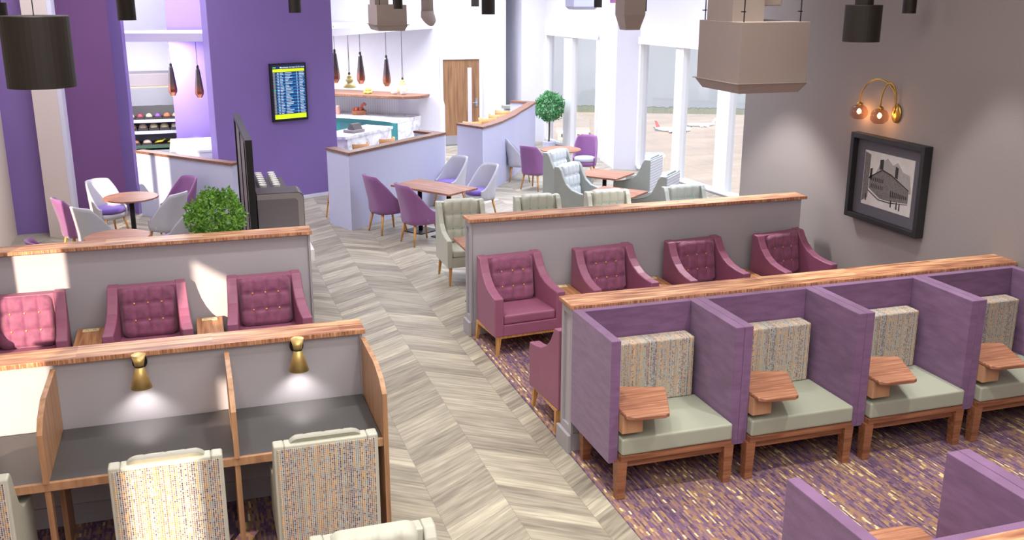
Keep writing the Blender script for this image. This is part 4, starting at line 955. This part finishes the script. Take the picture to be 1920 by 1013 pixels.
for k, (x, y, h, lb) in enumerate(((4.42, 21.3, .2, 'white jug on the right end of the bar shelf'), (4.25, 21.45, .16, 'low white bowl on the bar shelf left of the jug'))):
    t = thing('white_jug' if k == 0 else 'white_bowl', lb, 'crockery', (x, y, 1.475))
    MB().lathe([(.05, 0), (.07, .03), (.07, h-.02), (.06, h)], 20).build('body', WHITEP, t, smooth=True)
    if k == 0: MB().tube([(.06, 0, .05), (.11, 0, .08), (.11, 0, .14), (.06, 0, .17)], .008).build('handle', WHITEP, t)
    else: MB().tube([(0, 0, .1), (-.05, 0, .25), (-.09, 0, .28)], .006).build('utensil', WHITEP, t)
t = thing('cash_register', 'dark grey till on the marble island beside the screen wall', 'till', (3.0, 19.25, 1.0), radians(40))
MB().box(-.16, -.14, 0, .16, .14, .06).build('base', MGREY, t, bevel=.01)
fixn(MB().prism([(-.12, .06), (.06, .06), (.0, .17), (-.06, .17)], -.12, .12, 'x').build('display', MDARK, t))

# bar stools
def make_stool():
    t = thing('bar_stool', '', 'stool')
    MB().lathe([(.17, .72), (.19, .735), (.19, .765), (.17, .775)], 28).build('seat', TEAL, t)
    m = MB(); n = 14
    for i in range(n+1):
        a = radians(-75+150*i/n); 
        for r, z in ((.20, .80), (.215, .96), (.195, .96), (.18, .80)): m.v.append((r*sin(a), r*cos(a), z))
    for i in range(n):
        for j in range(4):
            a = i*4+j; b = i*4+(j+1) % 4; m.f.append((a, b, b+4, a+4)); m.mi.append(0)
    m.f.append((0, 1, 2, 3)); m.f.append((n*4+3, n*4+2, n*4+1, n*4)); m.mi += [0, 0]
    fixn(m.build('backrest', plain('tan_wood', (206, 150, 96), .5) if 'tan_wood' not in MATS else MATS['tan_wood'], t, smooth=True))
    for s_ in (-1, 1): MB().cone((s_*.15, .12, .74), (s_*.15, .13, .84), .01, .01, 6).build('back_post', BLACK, t)
    for sx in (-1, 1):
        for sy in (-1, 1): MB().cone((sx*.11, sy*.11, .72), (sx*.19, sy*.19, 0), .018, .013, 8).build('leg', WOODL, t)
    for (ax, ay, bx, by) in ((-1, -1, 1, -1), (1, -1, 1, 1), (1, 1, -1, 1), (-1, 1, -1, -1)):
        MB().cone((ax*.165, ay*.165, .25), (bx*.165, by*.165, .25), .008, .008, 6).build('foot_rail', BLACK, t)
    return t
GSx = 'tan-backed stools by the bar'
for x, y, dx, dy, lb in ((2.88, 18.12, -.6, .75, 'tan wooden bar stool back seen above the angled partition, left of two'), (3.46, 18.62, -.6, .75, 'tan wooden bar stool back seen above the angled partition, right of two'),
                     (5.72, 20.5, .1, 1, 'tan stool nearest the end of the curved partition'), (6.22, 21.0, .3, 1, 'tan stool second behind the curved partition'), (6.62, 21.55, .4, 1, 'tan stool third behind the curved partition'), (6.97, 22.2, .4, 1, 'tan stool furthest behind the curved partition'), (2.30, 16.35, -.6, .75, 'bar stool whose leg shows left of the angled partition end')):
    place('stool', make_stool, lb, (x, y, 0), face(dx, dy), GSx)
t = thing('ledge_bench', 'pale grey-green sloping ledge at the far end of the curved partition', 'ledge', (7.35, 22.55, 0))
MB().box(-.25, -.06, 0, .25, .06, .95).build('support', P_GREYL, t); MB().prism([(-.3, -.12), (.35, -.2), (.35, .1), (-.3, .1)], .95, 1.02).build('top', plain('grey_green_ledge', (156, 158, 148), .6), t)

# chiller cabinet
t = thing('chiller_cabinet', 'open grey refrigerated display of food seen through the left opening', 'display fridge', (-.62, 20.55, 0))
MB().box(-.60, 0, 0, -.56, .75, 2.1).build('side_panel', MGREY, t); MB().box(.44, 0, 0, .48, .75, 2.1).build('side_panel', plain('light_machine', (170, 168, 172), .5), t)
MB().box(-.56, .7, 0, .44, .74, 2.1).build('back_panel', plain('chiller_inside', (190, 192, 198), .5), t)
MB().box(-.56, 0, 1.86, .44, .7, 2.1).build('canopy', MGREY, t, bevel=.01)
MB().box(-.56, -.02, 1.84, .44, .0, 1.86).build('light_strip', emit('chiller_strip', (255, 210, 170), .6), t)
fixn(MB().prism([(-.04, 1.84), (.1, 1.84), (.02, 1.5), (-.04, 1.5)], -.56, .44, 'x').build('night_blind', plain('blind_grey', (124, 124, 130), .5), t))
MB().box(-.56, 0, 0, .44, .7, .62).build('base', plain('chiller_base', (178, 176, 180), .5), t)
for z in (1.22, 1.0, .72):
    s_ = MB().box(-.56, .05, z-.02, .44, .68, z).build('shelf', MDARK, t)
    MB().box(-.56, .04, z-.06, .44, .05, z-.0).build('shelf_edge', P_GREYL if z > .9 else plain('green_edge', (66, 96, 76), .6), s_)
def pack(label, kind, x, z, c, w=.16, h=.07):
    t = thing(kind, label, 'food', (-.62+x, 20.72, z)); k = c
    key = 'food_%d_%d_%d' % c
    m = MATS.get(key) or plain(key, c, .5, var=.2, scale=40)
    if kind == 'banana_bunch':
        for q in range(3): MB().tube([(-.1, q*.03, .0), (-.04, q*.03-.01, -.0+.02), (.04, q*.03-.01, .03), (.1, q*.03, .07)], [.008, .02, .02, .008], 8).build('banana', m, t, smooth=True)
    else:
        MB().box(-w/2, -.06, 0, w/2, .06, h*.5).build('tray', plain('dark_tray', (60, 56, 56), .5) if 'dark_tray' not in MATS else MATS['dark_tray'], t)
        MB().lathe([(w*.42, 0), (w*.46, h*.3), (w*.3, h*.8), (.01, h)], 14, (0, 0, h*.4), 1, .55/.9).build('filling', m, t, smooth=True)
    return t
n_ = 0
for z, row, cs in ((1.22, 'top', ((214, 186, 160), (166, 70, 90), (214, 200, 170), (130, 80, 160), (222, 120, 80), (214, 190, 150))), (1.0, 'middle', ((216, 180, 110), (200, 170, 140), (214, 204, 160), (206, 196, 150), (216, 208, 170)))):
    for i, c in enumerate(cs):
        pack('food tray number %s from the left on the %s chiller shelf' % (('one', 'two', 'three', 'four', 'five', 'six')[i], row), 'food_tray', -.47+i*(.165 if row == 'top' else .2), z, c, .14 if row == 'top' else .18, .08 if row == 'top' else .1)
pack('brown snack tray left of the bananas on the lowest chiller shelf', 'food_tray', -.45, .72, (190, 130, 100), .2)
pack('striped snack tray beside the bananas on the lowest chiller shelf', 'food_tray', -.22, .72, (210, 190, 170), .18)
pack('left bunch of yellow bananas on the lowest chiller shelf', 'banana_bunch', .02, .75, (236, 214, 60))
pack('right bunch of yellow bananas on the lowest chiller shelf', 'banana_bunch', .26, .75, (236, 210, 60))
# white counter under the left pendants
t = thing('white_counter', 'bright white counter block under the left pendants', 'counter', (-.36, 17.85, 0))
MB().box(0, 0, 0, .82, 1.5, .96).build('body', P_WHITE, t); MB().box(-.02, -.02, .96, .84, 1.52, 1.0).build('top', WHITEP, t, bevel=.004)

# ================================================================== FLIGHT SCREEN
so = thing('flight_display', 'portrait flight arrivals screen on the purple wall', 'screen', tuple(p0-nn*.0)+(1.93,), radians(22.5))
# local: x along the wall, -y out of the wall
xc = -.30
MB().box(xc-.345, -.06, -.50, xc+.345, -.003, .50).build('bezel', BLACK, so, bevel=.004)
sc = MB().box(xc-.315, -.0625, -.46, xc+.315, -.06, .475).build('display_panel', emit('screen_navy', (12, 30, 74), 1.0), so)
YEL = emit('screen_yellow', (214, 232, 20), 1.0); BL1 = emit('screen_blue', (20, 110, 170), 1.0); BL2 = emit('screen_deep_blue', (14, 46, 104), 1.0); WT = emit('screen_white', (214, 226, 240), 1.0); GRN = emit('screen_green', (110, 190, 60), 1.0); TQ = emit('screen_turquoise', (40, 200, 150), 1.0)
MB().box(xc-.305, -.0635, .355, xc+.305, -.0625, .405).build('heading_bar', YEL, sc)
MB().box(xc-.305, -.0635, -.455, xc+.305, -.0625, -.375).build('footer_bar', YEL, sc)
m_ = MB(); m2_ = MB(); m3_ = MB(); rg = random.Random(5); nr = 27; zt, zb = .35, -.37
for i in range(nr):
    z1 = zt-(zt-zb)*i/nr; z0 = zt-(zt-zb)*(i+1)/nr
    m_.cur = 0 if i % 2 else 1
    m_.box(xc-.25, -.0635, z0+.001, xc+.305, -.0625, z1-.001)
    zm = (z0+z1)/2; hh_ = .0045
    m3_.cur = 1 if i == 11 else 0
    m3_.box(xc-.302, -.064, z0+.003, xc-.262, -.0625, z1-.003)
    m2_.box(xc-.225, -.0643, zm-hh_, xc-.19, -.0635, zm+hh_); m2_.box(xc-.17, -.0643, zm-hh_, xc-.17+.04+.03*rg.random(), -.0635, zm+hh_)
    m2_.box(xc-.07, -.0643, zm-hh_, xc-.07+.05+.1*rg.random(), -.0635, zm+hh_); m2_.box(xc+.145, -.0643, zm-hh_, xc+.165, -.0635, zm+hh_); m2_.box(xc+.2, -.0643, zm-hh_, xc+.26+.04*rg.random(), -.0635, zm+hh_)
m_.build('row_stripes', [BL1, BL2], sc); m2_.build('row_entries', WT, sc); m3_.build('airline_tiles', [plain('tile_grey', (176, 180, 176), .5), TQ], sc)
def text(s, size, x, z, mat, parent, name, bold=0):
    cu = bpy.data.curves.new(name, 'FONT'); cu.body = s; cu.size = size; cu.extrude = .0004; cu.offset = bold
    tmp = bpy.data.objects.new(name, cu); COL.objects.link(tmp)
    dg = bpy.context.evaluated_depsgraph_get(); me = bpy.data.meshes.new_from_object(tmp.evaluated_get(dg)); bpy.data.objects.remove(tmp)
    o = bpy.data.objects.new(name, me); COL.objects.link(o); o.parent = parent; me.materials.clear(); me.materials.append(mat)
    o.location = (x, -.0645, z); o.rotation_euler = (pi/2, 0, 0); return o
text('Manchester Arrivals 21:21', .036, xc-.165, .42, WT, sc, 'heading_text', .0006)
text('11:06:46', .028, xc+.215, .42, WT, sc, 'clock_text', .0004)
MB().box(xc-.30, -.064, .422, xc-.24, -.0625, .442).build('logo_block', GRN, sc); MB().box(xc-.235, -.064, .424, xc-.18, -.0625, .440).build('logo_block', BL2, sc)

# ================================================================== COFFEE STATION, BOARD, PLANTS
t = thing('coffee_counter', 'white counter end carrying the coffee machine behind the left partition', 'counter', (.64, 10.62, 0))
MB().box(.0, .05, 0, .46, 2.3, .82).build('body', P_GREYL, t); MB().box(-.01, 0, .82, .53, 2.35, .95).build('worktop', WHITEP, t, bevel=.004)
t = thing('coffee_machine', 'grey coffee machine with rounded corner behind the left partition', 'coffee machine', (.64, 11.3, .95))
def mprof(x0, x1, z0, z1, r):
    pts = [(x0, z0), (x1, z0)]
    for i in range(7): a = i*pi/2/6; pts.append((x1-r+r*cos(a), z1-r+r*sin(a)))
    return pts+[(x0, z1)]
fixn(MB().prism(mprof(0, .52, 0, .51, .07), .02, .40, 'y').build('body', MDARK, t))
fixn(MB().prism(mprof(0, .512, .01, .50, .066), 0, .021, 'y').build('front_surround', plain('machine_rim', (152, 146, 146), .4, .3), t))
fixn(MB().prism(mprof(0, .45, .02, .44, .04), -.006, .001, 'y').build('front_panel', plain('machine_panel', (112, 106, 110), .35), t))
MB().lathe([(.04, 0), (.04, .05), (.025, .06)], 18, (.42, -.05, 0)).build('spout_knob', P_GREYL, t, smooth=True)
t = thing('cup_tray', 'dark tray platform holding rows of upturned white cups', 'tray', (.70, 11.72, .95)); MB().box(-.06, 0, 0, .34, 1.05, .43).build('platform', MDARK, t, bevel=.004)
def make_cup():
    t = thing('coffee_cup', '', 'cup')
    MB().lathe([(.034, 0), (.036, .005), (.043, .095), (.044, .1), (.040, .1), (.032, .01)], 18).build('body', WHITEP, t, smooth=True); return t
ordn = ('nearest', 'second', 'third', 'fourth', 'fifth', 'sixth', 'furthest')
for i, (x, row) in enumerate(((.745, 'left'), (.90, 'right'))):
    for k in range(7):
        place('cup', make_cup, '%s white cup in the %s row on the tray' % (ordn[k], row), (x, 11.77+k*.135, 1.38), 0, 'white cups in two rows behind the coffee machine')
t = thing('display_board', 'tall dark framed board standing edge-on beside the coffee machine', 'screen board', (.55, 11.25, 0))
MB().box(0, 0, 0, .075, .05, 2.08).build('upright', BLACK, t); MB().box(0, 2.5, 0, .075, 2.55, 2.08).build('upright', BLACK, t)
MB().box(0, .05, 2.02, .075, 2.5, 2.08).build('top_rail', BLACK, t); MB().box(0, .05, .1, .075, 2.5, .16).build('bottom_rail', BLACK, t)
MB().box(.02, .05, .16, .05, 2.5, 2.02).build('panel', plain('board_grey', (118, 110, 112), .5), t)
MB().box(.01, .55, .16, .02, .60, 2.02).box(.01, 1.5, .16, .02, 1.55, 2.02).build('mullion', BLACK, t)

def foliage(n, R, c, leaf, seed, squash=1.0):
    rg = random.Random(seed); m = MB()
    for i in range(n):
        while True:
            p = Vector((rg.uniform(-1, 1), rg.uniform(-1, 1), rg.uniform(-1, 1)))
            if .35 < p.length < 1: break
        p = p.normalized()*(p.length**.4)*(1+.10*sin(p.x*9+seed)+.08*rg.uniform(-1, 1)); p = Vector((p.x*R, p.y*R, p.z*R*squash))+Vector(c)
        d = Vector((rg.uniform(-1, 1), rg.uniform(-1, 1), rg.uniform(-.4, 1))).normalized(); u = d.orthogonal().normalized(); u.rotate(Matrix.Rotation(rg.uniform(0, 6.28), 3, d)); w = d.cross(u)
        s_ = leaf*rg.uniform(.7, 1.3)
        m.add([p-u*s_*.0, p+u*s_*.5+w*s_*.28+d*s_*.08, p+u*s_*1.1, p+u*s_*.5-w*s_*.28+d*s_*.08], [(0, 1, 2, 3)])
    return m
t = thing('potted_shrub', 'leafy green rounded shrub beside the dark board behind the left partition', 'plant', (.20, 10.75, 0))
foliage(3800, .29, (0, 0, 1.40), .042, 4, .95).build('foliage', LEAF, t)
MB().tube([(0, 0, .4), (.02, 0, .8), (0, 0, 1.3)], .02).build('stem', BARK, t)
MB().lathe([(.15, 0), (.19, .42), (.2, .45), (.17, .45)], 24).build('pot', BLACK, t, smooth=True)
t.location = (.18, 10.56, 0)
t = thing('ball_tree', 'slim tree with a round clipped crown standing by the far window', 'tree', (8.03, 22.0, 0))
foliage(2300, .33, (0, 0, 1.02), .06, 9, 1.0).build('foliage', LEAF2, t)
MB().tube([(-.02, 0, .0), (.0, 0, .4), (0, 0, .95)], .022).build('trunk', BARK, t)
MB().lathe([(.14, 0), (.16, .2), (.13, .2)], 20).build('pot', P_GREYL, t)
